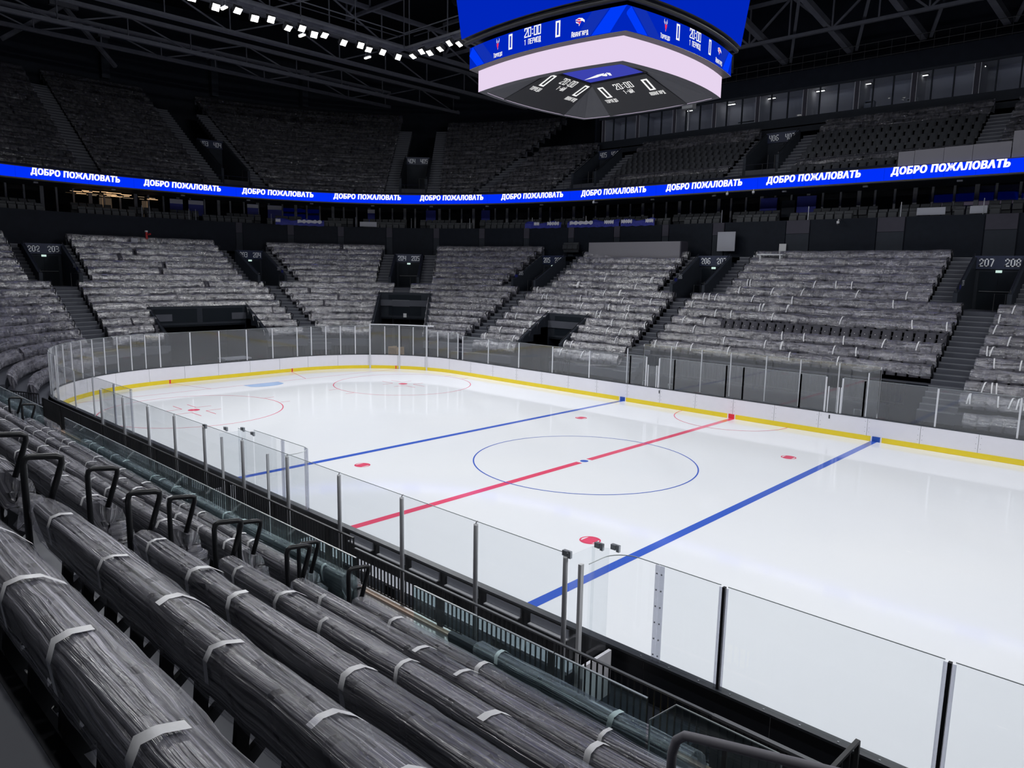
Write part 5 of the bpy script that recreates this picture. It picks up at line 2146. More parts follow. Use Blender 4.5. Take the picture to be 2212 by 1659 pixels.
for side in (0, 1):
    f1, f2, f3 = facemap(side, 0.012), facemap(side, 0.022), facemap(side, 0.032)
    for nm, mm, poly in (('graphic', 'screen_bright', [(2.35, 14.99), (3.0, 14.99), (3.55, 15.71), (3.0, 15.71)]), ('graphic', 'screen_bright', [(-2.55, 14.99), (-3.0, 14.99), (-3.55, 15.45), (-3.3, 15.71)]),
                         ('graphic', 'screen_mid', [(-2.5, 14.99), (-3.25, 15.71), (-2.65, 15.71), (-1.9, 14.99)]), ('graphic', 'screen_mid', [(2.3, 14.99), (1.75, 14.99), (2.35, 15.71), (2.95, 15.71)])):
        m_ = MB()
        (a, z0), (b, z1), (c, z2), (d, z3) = poly
        rows = []
        for q in np.linspace(0, 1, 6):
            rows.append([f1(a + (b - a) * q, z0 + (z1 - z0) * q), f1(d + (c - d) * q, z3 + (z2 - z3) * q)])
        m_.grid(rows)
        m_.build(nm, mm, sb)
    px = {'deer': -1.72, 'z1': -1.05, 'clk': 0.0, 'z2': 1.08, 'hawk': 1.93}
    emblem('emblem', DEER_W, f2, px['deer'], 15.47, 0.20, 'text_white', sb)
    emblem('emblem', DEER_RED, f3, px['deer'], 15.47, 0.20, 'logo_red', sb)
    emblem('emblem', HAWK_W, f2, px['hawk'], 15.45, 0.24, 'text_white', sb)
    emblem('emblem', HAWK_R, f3, px['hawk'], 15.45, 0.24, 'logo_red', sb)
    for q in ('z1', 'z2'):
        put_text('score_digit', '0', 0.44, 0.13, 0.0, 0.06, lambda a, b, q=q: f2(px[q] + a, 15.19 + b), 'text_white', sb)
    put_text('clock', '20:00', 0.27, 0.11, 0.055, 0.038, lambda a, b: f2(a, 15.41 + b), 'text_white', sb)
    put_text('period', '1 ПЕРИОД', 0.15, 0.062, 0.035, 0.024, lambda a, b: f2(a, 15.17 + b), 'text_white', sb)
    put_text('team_name', 'ТОРПЕДО', 0.135, 0.044, 0.026, 0.02, lambda a, b: f2(px['deer'] + a, 15.06 + b), 'text_white', sb, small=0.8)
    put_text('team_name', 'АВАНГАРД', 0.145, 0.05, 0.03, 0.022, lambda a, b: f2(px['hawk'] + a, 15.06 + b), 'text_white', sb, small=0.8)

# ------------------------------------------------------------------ team benches side: benches, glass, railing
b_ = MB()
b_.b6(-13.5, 12.5, -14.12, -12.95, -0.12, 0.30)
struct('floor_bench', b_, 'stair_wall', 'dark floor of the team benches')
b_ = MB()
b_.b6(-24, 22, -17.0, -14.12, -0.12, 0.66)
walk = struct('floor_walkway', b_, 'walk_floor', 'glossy grey walkway between the benches and the stand')
b_ = MB()
b_.b6(-20, 14, -14.32, -14.22, 0.66, 0.70)
b_.build('edge_strip', 'peach', walk)

for x0, x1, who in ((1.6, 10.3, 'next to the centre red line'), (-11.0, -4.2, 'beyond the blue line')):
    t = thing('team_bench', 'long dark team bench ' + who, 'bench', 'team benches')
    m_ = MB()
    m_.b6(x0, x1, -13.86, -13.5, 0.72, 0.78)
    m_.build('seat', 'grey_light', t)
    n = int((x1 - x0) / 1.5)
    for i in range(n + 1):
        x = x0 + 0.1 + (x1 - x0 - 0.2) * i / n
        m_ = MB()
        m_.b6(x - 0.03, x + 0.03, -13.82, -13.54, 0.3, 0.72)
        m_.build('leg', 'black_metal', t)
x = 2.6
i = 0
while x < 9.4:
    t = thing('bottle_shelf', 'pale shelf recess on the inside of the boards at the team bench', 'shelf', 'bench shelves', (x, -12.97, 0))
    m_ = MB()
    m_.b6(0, 0.95, -0.035, 0.0, 0.83, 1.0)
    m_.build('recess', 'grey_light', t)
    m_ = MB()
    m_.b6(0, 0.95, -0.12, 0.0, 0.80, 0.825)
    m_.build('shelf', 'bench_shelf', t)
    x += 1.22
    i += 1

# rear glass of the benches on round aluminium posts
PX = [-12.07, -9.8, -7.55, -5.42, -3.31, -0.95, 1.39, 3.67, 5.96, 8.17, 10.32]
rg = thing('bench_glass', 'clear glass on round aluminium posts behind the team benches', 'rink glass')
post = MB().tube([(0, 0, 0.3), (0, 0, 2.9), (0, 0.0, 2.93)], 0.045, 10).mesh('post', 'alu', True)
cap = MB().tube([(0, 0, 2.9), (0, 0, 2.95), (0.02, 0, 2.985), (0.05, 0, 3.0)], 0.012, 6).mesh('post_hook', 'alu')
for x in PX:
    link('post', post, rg, (x, -14.0, 0))
    link('post_hook', cap, rg, (x, -14.0, 0))
for a, b in zip(PX, PX[1:]):
    if abs(a - 8.17) < 0.01 and False:
        continue
    glass_run(rg, [(a, -13.97), (b, -13.97)], 0.9, 2.97, 'glass_clear', posts=False)


def hinge(parent, x, y, z):
    m_ = MB()
    m_.box((x, y, z), (0.10, 0.07, 0.09))
    m_.box((x + 0.09, y, z - 0.01), (0.06, 0.05, 0.12))
    m_.build('hinge', 'bar_steel', parent)


# bench end doors and bowed dasher glass
def curved_end(t, x_from, x_turn, y_in, sgn, z1=2.81, r=0.55):
    """dasher pane ending in a curve that turns back towards the stand"""
    pts = [(x_from, -HW - 0.07)]
    cx = x_turn - sgn * r
    for a in np.linspace(0, math.pi / 2, 9):
        pts.append((cx + sgn * r * math.sin(a), -HW - 0.07 - r * (1 - math.cos(a))))
    pts.append((x_turn, y_in))
    m_ = MB()
    m_.grid([[(*p, GB) for p in pts], [(*p, z1) for p in pts]])
    m_.build('curved_pane', 'glass_clear', t, True)
    m_ = MB()
    m_.tube([(*p, z1) for p in pts], 0.009, 5)
    m_.build('pane_edge', 'glass_edge', t)


gl = thing('rink_glass', 'clear rink glass with a bowed end between the two team benches', 'rink glass', 'rink glass runs')
curved_end(gl, -1.1, 0.9, -13.8, 1)
glass_run(gl, [(-2.4, -HW - 0.07), (-1.1, -HW - 0.07)], GB, 2.81, 'glass_clear', posts=False)
glass_run(gl, [(-3.4, -HW - 0.07), (-2.45, -HW - 0.07)], GB, 2.70, 'glass_clear', posts=False)
for x in (-0.72, 0.5):
    m_ = MB()
    m_.b6(x - 0.075, x - 0.01, -HW - 0.10, -HW - 0.07, GB, 2.8)
    m_.b6(x + 0.01, x + 0.075, -HW - 0.10, -HW - 0.07, GB, 2.8)
    m_.build('joint_plate', 'plate_clear', gl)
for x in (-2.42, 0.2):
    m_ = MB()
    m_.b6(x - 0.02, x + 0.02, -13.92, -13.86, 0.3, 2.75)
    m_.build('post', 'alu', gl)
hinge(gl, -2.5, -HW - 0.07, 2.7)
gll = thing('rink_glass', 'clear rink glass with a bowed end at the far end of the benches', 'rink glass', 'rink glass runs')
curved_end(gll, -14.0, -11.5, -13.8, 1)
glass_run(gll, [(x, -HW - 0.07) for x in (-21.5, -19.0, -16.5, -14.0)], GB, 2.81, 'glass_clear', pw=0.05)
for x in (-13.9, -12.1):
    m_ = MB()
    m_.b6(x - 0.07, x + 0.07, -HW - 0.10, -HW - 0.07, GB, 2.8)
    m_.build('joint_plate', 'plate_clear', gll)
gr = thing('rink_glass', 'tall clear rink glass with black joints beyond the bench by the blue line', 'rink glass', 'rink glass runs')
curved_end(gr, 11.45, 10.62, -13.75, -1, 2.81, 0.45)
glass_run(gr, [(11.45, -HW - 0.07), (12.58, -HW - 0.07)], GB, 2.81, 'glass_clear', posts=False)
glass_run(gr, [(12.68, -HW - 0.07), (15.68, -HW - 0.07)], GB, 2.81, 'glass_clear', posts=False)
glass_run(gr, [(15.78, -HW - 0.07), (19.0, -HW - 0.07)], GB, 2.81, 'glass_clear', posts=False)
m_ = MB()
for dx in (-0.045, 0.045):
    m_.b6(11.48 + dx - 0.038, 11.48 + dx + 0.038, -HW - 0.10, -HW - 0.075, GB, 2.8)
jp = m_.build('joint_plate', 'plate_clear', gr)
m_ = MB()
for dx in (-0.045, 0.045):
    for j in range(6):
        z = GB + 0.12 + j * 0.29
        m_.box((11.48 + dx, -HW - 0.105, z), (0.022, 0.012, 0.022))
m_.build('bolt', 'bar_steel', jp)
for x in (12.63, 15.73):
    m_ = MB()
    m_.b6(x - 0.022, x + 0.022, -HW - 0.11, -HW - 0.05, GB - 0.1, 2.80)
    m_.build('joint_post', 'rubber_and_shade', gr)
    for sg in (-1, 1):
        m_ = MB()
        m_.b6(x + sg * 0.05 - 0.024, x + sg * 0.05 + 0.024, -HW - 0.10, -HW - 0.085, GB, 2.79)
        m_.build('joint_plate', 'plate_clear', gr)
# bolts on the cap rail
m_ = MB()
for x in np.arange(11.2, 18, 0.55):
    m_.box((x, -HW - 0.1, BT + 0.044), (0.025, 0.025, 0.012))
m_.build('bolt', 'bar_steel', boards)
# glazed bench doors: steel post, hinges, leaf
gd = thing('bench_door', 'open glass bench door with steel post and clamps beside the tall rink glass', 'door')
m_ = MB()
m_.b6(10.60, 10.66, -14.02, -13.94, 0.3, 2.88)
m_.build('door_post', 'alu', gd)
m_ = MB()
m_.box((10.36, -13.6, 1.98), (0.012, 0.7, 1.9))
m_.build('glass_leaf', 'glass_clear', gd)
m_ = MB()
m_.box((10.45, -13.2, 1.95), (0.3, 0.012, 1.9), ((0.85, 0.52, 0), (-0.52, 0.85, 0), (0, 0, 1)))
m_.build('glass_leaf', 'glass_clear', gd)
for (x, y, z) in ((10.30, -13.98, 2.98), (10.42, -13.25, 2.95), (10.62, -13.05, 2.92)):
    hinge(gd, x, y, z)
m_ = MB()
m_.b6(10.70, 10.76, -14.0, -13.2, 0.3, 1.12)
m_.build('board_leaf', 'board_white', gd)
gd2 = thing('bench_door', 'open glass bench door with a pale reflection beside the bowed glass', 'door')
m_ = MB()
m_.box((-2.75, -13.4, 1.9), (0.012, 0.8, 1.75))
m_.build('glass_leaf', 'glass_clear', gd2)
m_ = MB()
m_.b6(-2.98, -2.92, -14.0, -13.3, 0.3, 1.1)
m_.build('board_leaf', 'board_white', gd2)
for (x, y, z) in ((-3.31, -13.98, 2.95), (-3.0, -13.5, 2.85), (-2.75, -13.1, 2.82)):
    hinge(gd2, x, y, z)

# black baluster railing along the walkway
def railing(label, x0, x1, y, z0, z1, pitch=0.117, topm='black_metal', every=16):
    t = thing('railing', label, 'railing', 'black railings')
    m_ = MB()
    m_.b6(x0, x1, y - 0.025, y + 0.025, z1 - 0.03, z1)
    m_.build('top_rail', topm, t)
    m_ = MB()
    m_.b6(x0, x1, y - 0.012, y + 0.012, z0 + 0.07, z0 + 0.10)
    m_.build('bottom_rail', 'black_metal', t)
    bm = MB().b6(-0.008, 0.008, -0.016, 0.016, z0 + 0.07, z1 - 0.03).mesh('baluster', 'black_metal')
    pm = MB().b6(-0.06, 0.06, -0.03, 0.03, z0, z1 - 0.03).mesh('rail_post', 'black_metal')
    n = int((x1 - x0) / pitch)
    for i in range(n + 1):
        x = x0 + (x1 - x0) * i / n
        link('rail_post' if i % every == 0 else 'baluster', pm if i % every == 0 else bm, t, (x, y, 0))
    return t


railing('black baluster railing along the walkway behind the bench by the centre line', 4.55, 13.2, -14.2, 0.66, 1.50, 0.117, 'rail_metal', 24)
railing('black baluster railing along the walkway toward the goal end', -19.0, 4.5, -14.2, 0.66, 1.72, 0.125, 'black_metal', 20)
# solid black boards beyond the railing
m_ = MB()
m_.b6(13.2, 20, -14.22, -14.16, 0.66, 1.46)
for x in np.arange(13.3, 20, 0.117):
    m_.b6(x, x + 0.02, -14.235, -14.22, 0.7, 1.46)
struct('wall_black_board', m_, 'board_back', 'solid black boards beside the tall rink glass')
m_ = MB()
m_.b6(13.2, 20, -14.235, -14.165, 1.46, 1.50)
struct('trim_board_cap', m_, 'rail_metal', 'grey cap of the black boards')
rl = thing('railing', 'short black gate railing at the foot of the stand stairs', 'railing', 'black railings')
ga, gb = (15.15, -14.4, 2.15), (15.05, -16.2, 2.15)
m_ = MB()
m_.bar(ga, gb, 0.05, 0.04)
m_.build('top_rail', 'black_metal', rl)
for i in range(9):
    m_ = MB()
    q = np.array(ga) + (np.array(gb) - np.array(ga)) * i / 8
    w_ = 0.05 if i == 0 else 0.018
    m_.box((q[0], q[1], (q[2] + 0.66) / 2), (w_, w_, q[2] - 0.66))
    m_.build('baluster', 'black_metal', rl)
for x in (12.05, 12.28):
    t = thing('yellow_box', 'small bright yellow box on the walkway by the railing', 'box', 'yellow boxes', (x, -14.55, 0.66))
    m_ = MB()
    m_.b6(-0.085, 0.085, -0.06, 0.06, 0, 0.26)
    m_.build('body', 'yellow_box', t)
    m_ = MB()
    m_.b6(-0.09, 0.09, -0.065, 0.065, 0.26, 0.285)
    m_.build('lid', 'yellow_box', t)

# ------------------------------------------------------------------ near stand
SH = 1.0     # height of a folded seat top above its own step
NYZ = {i: (-(17.44 + 0.8 * (i - 1)), 3.14 + 0.488 * (i - 1)) for i in range(1, 9)}
NYZ[1] = (-17.42, 3.22)
AI1, AI2 = (9.32, 10.43), (-5.2, -3.95)
m_ = MB()
for i in range(1, 10):
    if i in NYZ:
        y, zt = NYZ[i]
    else:
        y, zt = -(17.44 + 0.8 * (i - 1)), 3.14 + 0.488 * (i - 1)
    z = zt - SH
    m_.b6(-22, 21, y - 0.03, y + 0.77, z - 1.2, z)
near_t = struct('floor_near_tier', m_, 'concrete_near', 'dark grey concrete terrace of the stand behind the benches')
for i in range(2, 9):
    y, zt = NYZ[i]
    m_ = MB()
    m_.b6(-22, 21, y + 0.70, y + 0.775, zt - SH - 0.12, zt - SH + 0.004)
    m_.build('step_shade_strip', 'rubber_and_shade', near_t)  # dark strip standing in for the seat row's shadow on the step
m_ = MB()
m_.b6(-22, 21, -24.6, -23.8, 4, 6.2)
struct('wall_near_back', m_, 'concrete_near', 'dark step behind the last near row')
m_ = MB()
m_.b6(-22, 21, -16.80, -16.74, 0.66, 2.36)
struct('wall_stand_front', m_, 'wall_dark', 'dark front wall of the stand above the walkway')
# half steps and a painted row letter in the aisle
for (a0, a1), who in ((AI1, 'between the wrapped rows of seats'), (AI2, 'farther along the wrapped rows')):
    t = thing('aisle_stairs', 'dark aisle half steps ' + who, 'stairs', 'aisle stairs')
    for i in range(2, 9):
        y, zt = NYZ[i]
        z = zt - SH
        m_ = MB()
        m_.b6(a0 + 0.02, a1 - 0.02, y + 0.77, y + 1.1, z - 0.5, z - 0.244)
        m_.build('step', 'concrete_near', t)
m_ = MB()
for a in np.linspace(0.3, 5.2, 11)[:-1]:
    c = (9.75, -21.2)
    m_.box((c[0] + 0.1 * math.cos(a), c[1] + 0.06 * math.sin(a), NYZ[6][1] - SH + 0.003), (0.05, 0.035, 0.004))
m_.build('row_letter', 'step_paint', near_t)

# ---- near seats: backrest, tipped-up pan, support legs (local: x along the row, y to the rink, z up, origin at back top)
def seat_parts():
    b_ = MB()
    poly = [(0.035, -0.42), (-0.035, -0.16), (-0.055, -0.05), (-0.04, -0.012), (-0.01, 0.0), (0.03, -0.01), (0.05, -0.05), (0.065, -0.2), (0.105, -0.42)]
    for (x0_, x1_, sh) in ((-0.222, 0.222, 0),):
        b_.prism([(x0_, p[0], p[1]) for p in poly], (x1_ - x0_, 0, 0))
    back = b_.mesh('backrest', 'seat_fabric')
    b_ = MB()
    poly = [(0.13, -0.48), (0.11, -0.36), (0.105, -0.16), (0.14, -0.115), (0.20, -0.12), (0.235, -0.17), (0.24, -0.36), (0.20, -0.49)]
    b_.prism([(-0.212, p[0], p[1]) for p in poly], (0.424, 0, 0))
    pan = b_.mesh('seat_pan', 'seat_fabric')
    b_ = MB()
    # curved cast leg between two seats
    b_.prism([(-0.022, p[0], p[1]) for p in [(0.02, -0.36), (0.0, -0.55), (0.02, -0.72), (0.09, -0.88), (0.05, -1.0), (0.15, -1.0), (0.16, -0.86), (0.085, -0.70), (0.075, -0.55), (0.11, -0.36)]], (0.044, 0, 0))
    b_.prism([(-0.02, p[0], p[1]) for p in [(0.08, -0.70), (0.20, -0.60), (0.26, -0.46), (0.20, -0.44), (0.15, -0.55), (0.06, -0.62)]], (0.04, 0, 0))
    b_.prism([(-0.02, p[0], p[1]) for p in [(0.10, -0.80), (0.24, -0.90), (0.30, -1.0), (0.24, -1.0), (0.18, -0.93), (0.10, -0.87)]], (0.04, 0, 0))
    b_.b6(-0.05, 0.05, 0.03, 0.30, -1.004, -0.985)
    leg = b_.mesh('support_leg', 'black_metal')
    b_ = MB()
    b_.prism([(-0.03, 0.02, -0.20), (-0.03, 0.24, -0.23), (-0.03, 0.26, -0.26), (-0.03, 0.04, -0.26)], (0.06, 0, 0))
    arm = b_.mesh('armrest', 'black_metal')
    return back, pan, leg, arm


SBACK, SPAN, SLEG, SARM = seat_parts()
count = 0
NS_P, NS_T = [], []
runs = []
for i in range(2, 8):
    runs.append((i, AI1[1] + 0.06, 18.6, 'right'))
    runs.append((i, AI2[1] + 0.06, AI1[0] - 0.06, 'mid'))
    runs.append((i, -21.5, AI2[0] - 0.06, 'far'))
runs += [(1, 11.25, 14.6, 'right'), (1, -2.4, AI1[0] - 0.3, 'mid'), (1, -21.5, AI2[0] - 0.06, 'far')]
spots = []
for (i, x0_, x1_, seg) in runs:
    n = int((x1_ - x0_) / 0.5)
    xs_ = [x0_ + 0.25 + 0.5 * j for j in range(n)] if seg == 'right' else [x1_ - 0.25 - 0.5 * j for j in range(n)]
    for j, x in enumerate(xs_):
        spots.append((i, x, seg, j, math.hypot(x - CAM[0], NYZ[i][0] - CAM[1])))
ind = sorted([s for s in spots if s[2] != 'far' and s[1] < 17.8], key=lambda s: s[4])[:300]
indset = {(s[0], round(s[1], 3)) for s in ind}
for (i, x, seg, j, dd) in spots:
    y, zt = NYZ[i]
    if (i, round(x, 3)) in indset:
        t = thing('tip_up_seat', 'dark folded seat, %s from the stairs, %s row above the walkway, %s side' % (ordinal(j + 1), ORD[i], 'bench corner' if seg == 'right' else 'goal'), 'seat', 'folded seats behind the benches', (x, y, zt))
        link('backrest', SBACK, t)
        link('seat_pan', SPAN, t)
        l_ = link('support_leg', SLEG, t, (0.25, 0, 0))
        link('armrest', SARM, t, (0.25, 0, 0))
    else:
        NS_P.append([(x, y, zt)])
        NS_T.append([(-1.0, 0.0)])
tag(seat_field('arena_seats', [np.array(p) for p in NS_P], [np.array(p) for p in NS_T], ['seat_fabric', 'seat_fabric']), 'dark folded seats far along the stand behind the benches', 'seats', kind='stuff')

# ---- film rolls over the near rows, with tape bands
PROF = [(0.05, -0.46), (-0.02, -0.36), (-0.06, -0.20), (-0.082, -0.06), (-0.06, 0.018), (0.0, 0.035), (0.08, 0.022), (0.17, -0.045), (0.245, -0.12), (0.275, -0.22), (0.27, -0.34), (0.23, -0.44), (0.15, -0.5)]


def film_roll(i, x0_, x1_, label, tapes=True, matname='film'):
    y, zt = NYZ[i]
    n = max(8, int((x1_ - x0_) / 0.14))
    xs_ = np.linspace(x0_, x1_, n)
    rows, uv = [], []
    cum = 0
    off = nr.rand() * 40
    # slight sag and swell along the roll
    sw = smooth_noise(n, 9, 0.006)
    for j, (d, dz) in enumerate(PROF):
        if j:
            cum += math.hypot(d - PROF[j - 1][0], dz - PROF[j - 1][1])
        wy = smooth_noise(n, 5, 0.0045) + sw * np.sign(d - 0.09)
        wz = smooth_noise(n, 5, 0.0045) + sw * (1 if dz > -0.2 else -0.6)
        if j in (0, len(PROF) - 1):
            wz = wz + smooth_noise(n, 4, 0.02)
        rows.append([(xs_[q], y + d + wy[q], zt + dz + wz[q]) for q in range(n)])
        uv.extend([(xs_[q] + off, cum + i * 2.3) for q in range(n)])
    b_ = MB()
    b_.grid(rows, uv)
    # bunched ends
    for e in (0, n - 1):
        c = np.mean([rows[j][e] for j in range(len(PROF))], axis=0)
        sg = -1 if e == 0 else 1
        cen = (c[0] + sg * 0.05, c[1], c[2])
        k0 = len(b_.v)
        b_.v.extend([tuple(rows[j][e]) for j in range(len(PROF))] + [cen])
        b_.uv.extend([(off + j * 0.05, j * 0.03) for j in range(len(PROF))] + [(off + 0.2, 0.2)])
        for j in range(len(PROF) - 1):
            b_.f.append((k0 + j, k0 + j + 1, k0 + len(PROF)))
            b_.mi.append(0)
    o = tag(b_.build('plastic_film', matname, None, True), label, 'plastic film', 'film rolls over the rows behind the benches')
    if tapes:
        x = x0_ + rnd.uniform(0.2, 0.7)
        while x < x1_ - 0.1:
            lo_, hi_ = rnd.choice([(1, 6), (2, 6), (2, 7), (3, 8), (2, 5), (4, 9)])
            tw = rnd.uniform(0.02, 0.032)
            lean = rnd.uniform(-0.02, 0.03)
            rr = []
            for j in range(lo_, hi_ + 1):
                d, dz = PROF[j]
                nx_, nz_ = d - 0.09, dz + 0.2
                L = math.hypot(nx_, nz_)
                rr.append([(x + lean * j - tw, y + d + nx_ / L * 0.014, zt + dz + nz_ / L * 0.014), (x + lean * j + tw, y + d + nx_ / L * 0.014, zt + dz + nz_ / L * 0.014)])
            m_ = MB()
            m_.grid(rr)
            m_.build('tape_band', 'tape', o, True)
            x += rnd.choice([0.55, 0.8, 1.1, 1.5])
    return o


for (i, x0_, x1_, seg) in runs:
    nm = {'right': 'bench corner part', 'mid': 'part between stairs', 'far': 'goal end part'}[seg]
    film_roll(i, x0_ + (0.5 if (i == 1 and seg == 'right') else 0), x1_, 'clear film rolled over the %s seat row above the walkway, %s' % (ORD[i], nm), True)
# small wrapped armrest bundles at the aisle ends
for i in range(2, 8):
    y, zt = NYZ[i]
    for xe, sg, who in ((AI1[0] + 0.0, 1, 'by the handrail loops'), (AI2[0], 1, 'at the farther stairs')):
        n1, n2 = 9, 7
        rows, uv = [], []
        for a in range(n1):
            th = math.pi * (a / (n1 - 1))
            rw = []
            for b in range(n2 + 1):
                ph = 2 * math.pi * b / n2
                r_ = 0.12 * math.sin(th) * (1 + 0.25 * nr.randn() * (0 < b < n2)) + 0.01
                rw.append((xe + r_ * math.cos(ph) * 0.75, y + 0.18 + r_ * math.sin(ph) * 1.2, zt - 0.42 + 0.20 * math.cos(th)))
                uv.append((b * 0.12 + i, a * 0.1))
            rows.append(rw)
        b_ = MB()
        b_.grid(rows, uv)
        tag(b_.build('film_bundle', 'film', None, True), 'crumpled shiny film bundle at the %s row end, %s' % (ORD[i], who), 'plastic film', 'wrapped armrests')

# ---- near handrail loops
LOOPN = loop_mesh(0.0, 0.0, 0.03) if False else None
b_ = MB()
b_.tube([(0, 0, 0.0), (0, 0, 1.33), (0, 0.012, 1.375), (0, 0.045, 1.392), (0, 0.24, 1.365), (0, 0.285, 1.345), (0, 0.285, 1.295), (0, 0.17, 0.95)], 0.028, 8)
LOOPN = b_.mesh('handrail_loop', 'black_metal', True)
for xe, who in ((AI1[1] + 0.01, 'at the bench corner rows'), (AI1[0] - 0.01, 'at the long rows'), (AI2[1] + 0.01, 'near side of the farther stairs'), (AI2[0] - 0.01, 'goal side of the farther stairs')):
    for i in range(2, 8):
        y, zt = NYZ[i]
        o = link('handrail_loop', LOOPN, None, (xe, y - 0.08, zt - SH))
        tag(o, 'black steel handrail loop at the %s wrapped row, %s' % (ORD[i], who), 'handrail', 'handrail loops by the wrapped rows')

# ---- tinted glass parapet between the first and second rows
def parapet(label, x0_, x1_, step=1.28, z0=2.55, z1=3.88):
    t = thing('glass_parapet', label, 'glass parapet', 'tinted glass parapets')
    n = max(1, int(round((x1_ - x0_) / step)))
    for j in range(n):
        a, b = x0_ + (x1_ - x0_) * j / n, x0_ + (x1_ - x0_) * (j + 1) / n
        m_ = MB()
        m_.b6(a + 0.008, b - 0.008, -17.862, -17.845, z0, z1)
        m_.build('glass_pane', 'glass_teal', t)
        m_ = MB()
        m_.b6(a + 0.008, b - 0.008, -17.864, -17.843, z1, z1 + 0.010)
        m_.build('pane_edge', 'glass_edge', t)
        if j:
            m_ = MB()
            m_.b6(a - 0.006, a + 0.006, -17.866, -17.842, z0, z1 - 0.55)
            m_.build('joint', 'rubber_and_shade', t)
            m_ = MB()
            m_.b6(a - 0.03, a + 0.03, -17.89, -17.82, z1 - 0.62, z1 - 0.52)
            m_.build('clamp', 'black_metal', t)
    m_ = MB()
    m_.b6(x0_, x1_, -17.90, -17.81, z0 - 0.06, z0 + 0.05)
    m_.build('base_rail', 'alu' if False else 'stair_wall', t)
    return t


parapet('tinted glass parapet behind the first row, by the bench corner', 11.1, 14.36)
parapet('tinted glass parapet behind the first row, between the stairs', -2.2, 9.93)
parapet('tinted glass parapet behind the first row, toward the goal end', -18.0, -4.0)
t = thing('glass_parapet', 'tinted glass parapet with a cut-off corner beside the bent tube handrail', 'glass parapet', 'tinted glass parapets')
m_ = MB()
m_.prism([(14.41, -17.9, 2.5), (14.41, -17.9, 3.72), (14.66, -17.9, 3.97), (15.58, -17.9, 3.97), (15.58, -17.9, 2.5)], (0, 0.016, 0))
m_.build('glass_pane', 'glass_teal', t)
m_ = MB()
m_.tube([(14.41, -17.89, 2.5), (14.41, -17.89, 3.72), (14.66, -17.89, 3.975), (15.56, -17.89, 3.975), (15.58, -17.89, 3.94), (15.58, -17.89, 2.5)], 0.008, 5)
m_.build('pane_edge', 'glass_edge', t)
m_ = MB()
m_.b6(15.6, 17.2, -17.9, -17.884, 2.5, 3.97)
m_.build('glass_pane', 'glass_teal', t)
t = thing('tube_handrail', 'thick bent grey tube handrail in front of the cut-off glass corner', 'handrail')
m_ = MB()
m_.tube([(15.02, -18.6, 2.9), (15.04, -18.6, 4.08), (15.07, -18.6, 4.20), (15.14, -18.6, 4.27), (15.22, -18.6, 4.29), (16.0, -18.6, 4.48), (17.0, -18.6, 4.72)], 0.036, 10)
m_.build('tube', 'box_grey', t, True)
m_ = MB()
m_.tube([(15.45, -18.6, 4.34), (15.45, -18.6, 2.9)], 0.02, 6)
m_.build('post', 'black_metal', t)

# ------------------------------------------------------------------ small things across the ice
t = thing('press_desk', 'long grey box desk behind the top row of section 206', 'desk')
m_ = MB()
m_.b6(-20.2, -11.6, 26.2, 26.3, 8.75, 9.95)
m_.build('front_board', 'box_grey', t)
m_ = MB()
m_.b6(-20.2, -11.6, 26.2, 27.2, 9.95, 10.0)
m_.build('top', 'box_grey', t)
m_ = MB()
m_.b6(-11.6, -11.5, 26.2, 27.2, 8.3, 9.98)
m_.build('end_board', 'pilaster', t)
for nm, lab, cat, bx, mm in (
        ('panel_board', 'tall pale board leaning above the sign 206 207', 'board', (-9.3, -7.9, 27.6, 27.66, 9.3, 10.7), 'grey_light'),
        ('notice_sheet', 'small white notice sheet on the wall above section 207', 'notice', (-4.75, -4.25, 28.06, 28.1, 9.1, 9.8), 'white_plastic'),
        ('pallet_board', 'white board strip at the foot of the wall above section 207', 'board', (-6.4, -5.3, 27.6, 27.7, 8.85, 9.0), 'white_plastic')):
    m_ = MB()
    m_.b6(*bx)
    tag(m_.build(nm, mm), lab, cat)
t = thing('folding_table', 'low white table on the top row of section 207', 'table')
m_ = MB()
m_.b6(-5.2, -3.4, 25.6, 26.1, 8.95, 9.02)
m_.build('tabletop', 'white_plastic', t)
for x in (-5.0, -3.6):
    m_ = MB()
    m_.b6(x - 0.04, x + 0.04, 25.65, 26.05, 8.4, 8.95)
    m_.build('leg', 'white_plastic', t)


def cctv(x, y, z, lab):
    t = thing('dome_camera', lab, 'camera', 'dome cameras', (x, y, z))
    m_ = MB()
    m_.tube([(0, 0, 0.12), (0, -0.25, 0.14), (0, -0.28, 0.0)], 0.03, 6)
    m_.build('arm', 'white_plastic', t)
    m_ = MB()
    m_.tube([(0, -0.28, 0.04), (0, -0.28, -0.12)], 0.09, 10)
    m_.build('housing', 'white_plastic', t)
    m_ = MB()
    m_.tube([(0, -0.28, -0.12), (0, -0.28, -0.2)], 0.07, 10)
    m_.build('dome', 'black_metal', t)


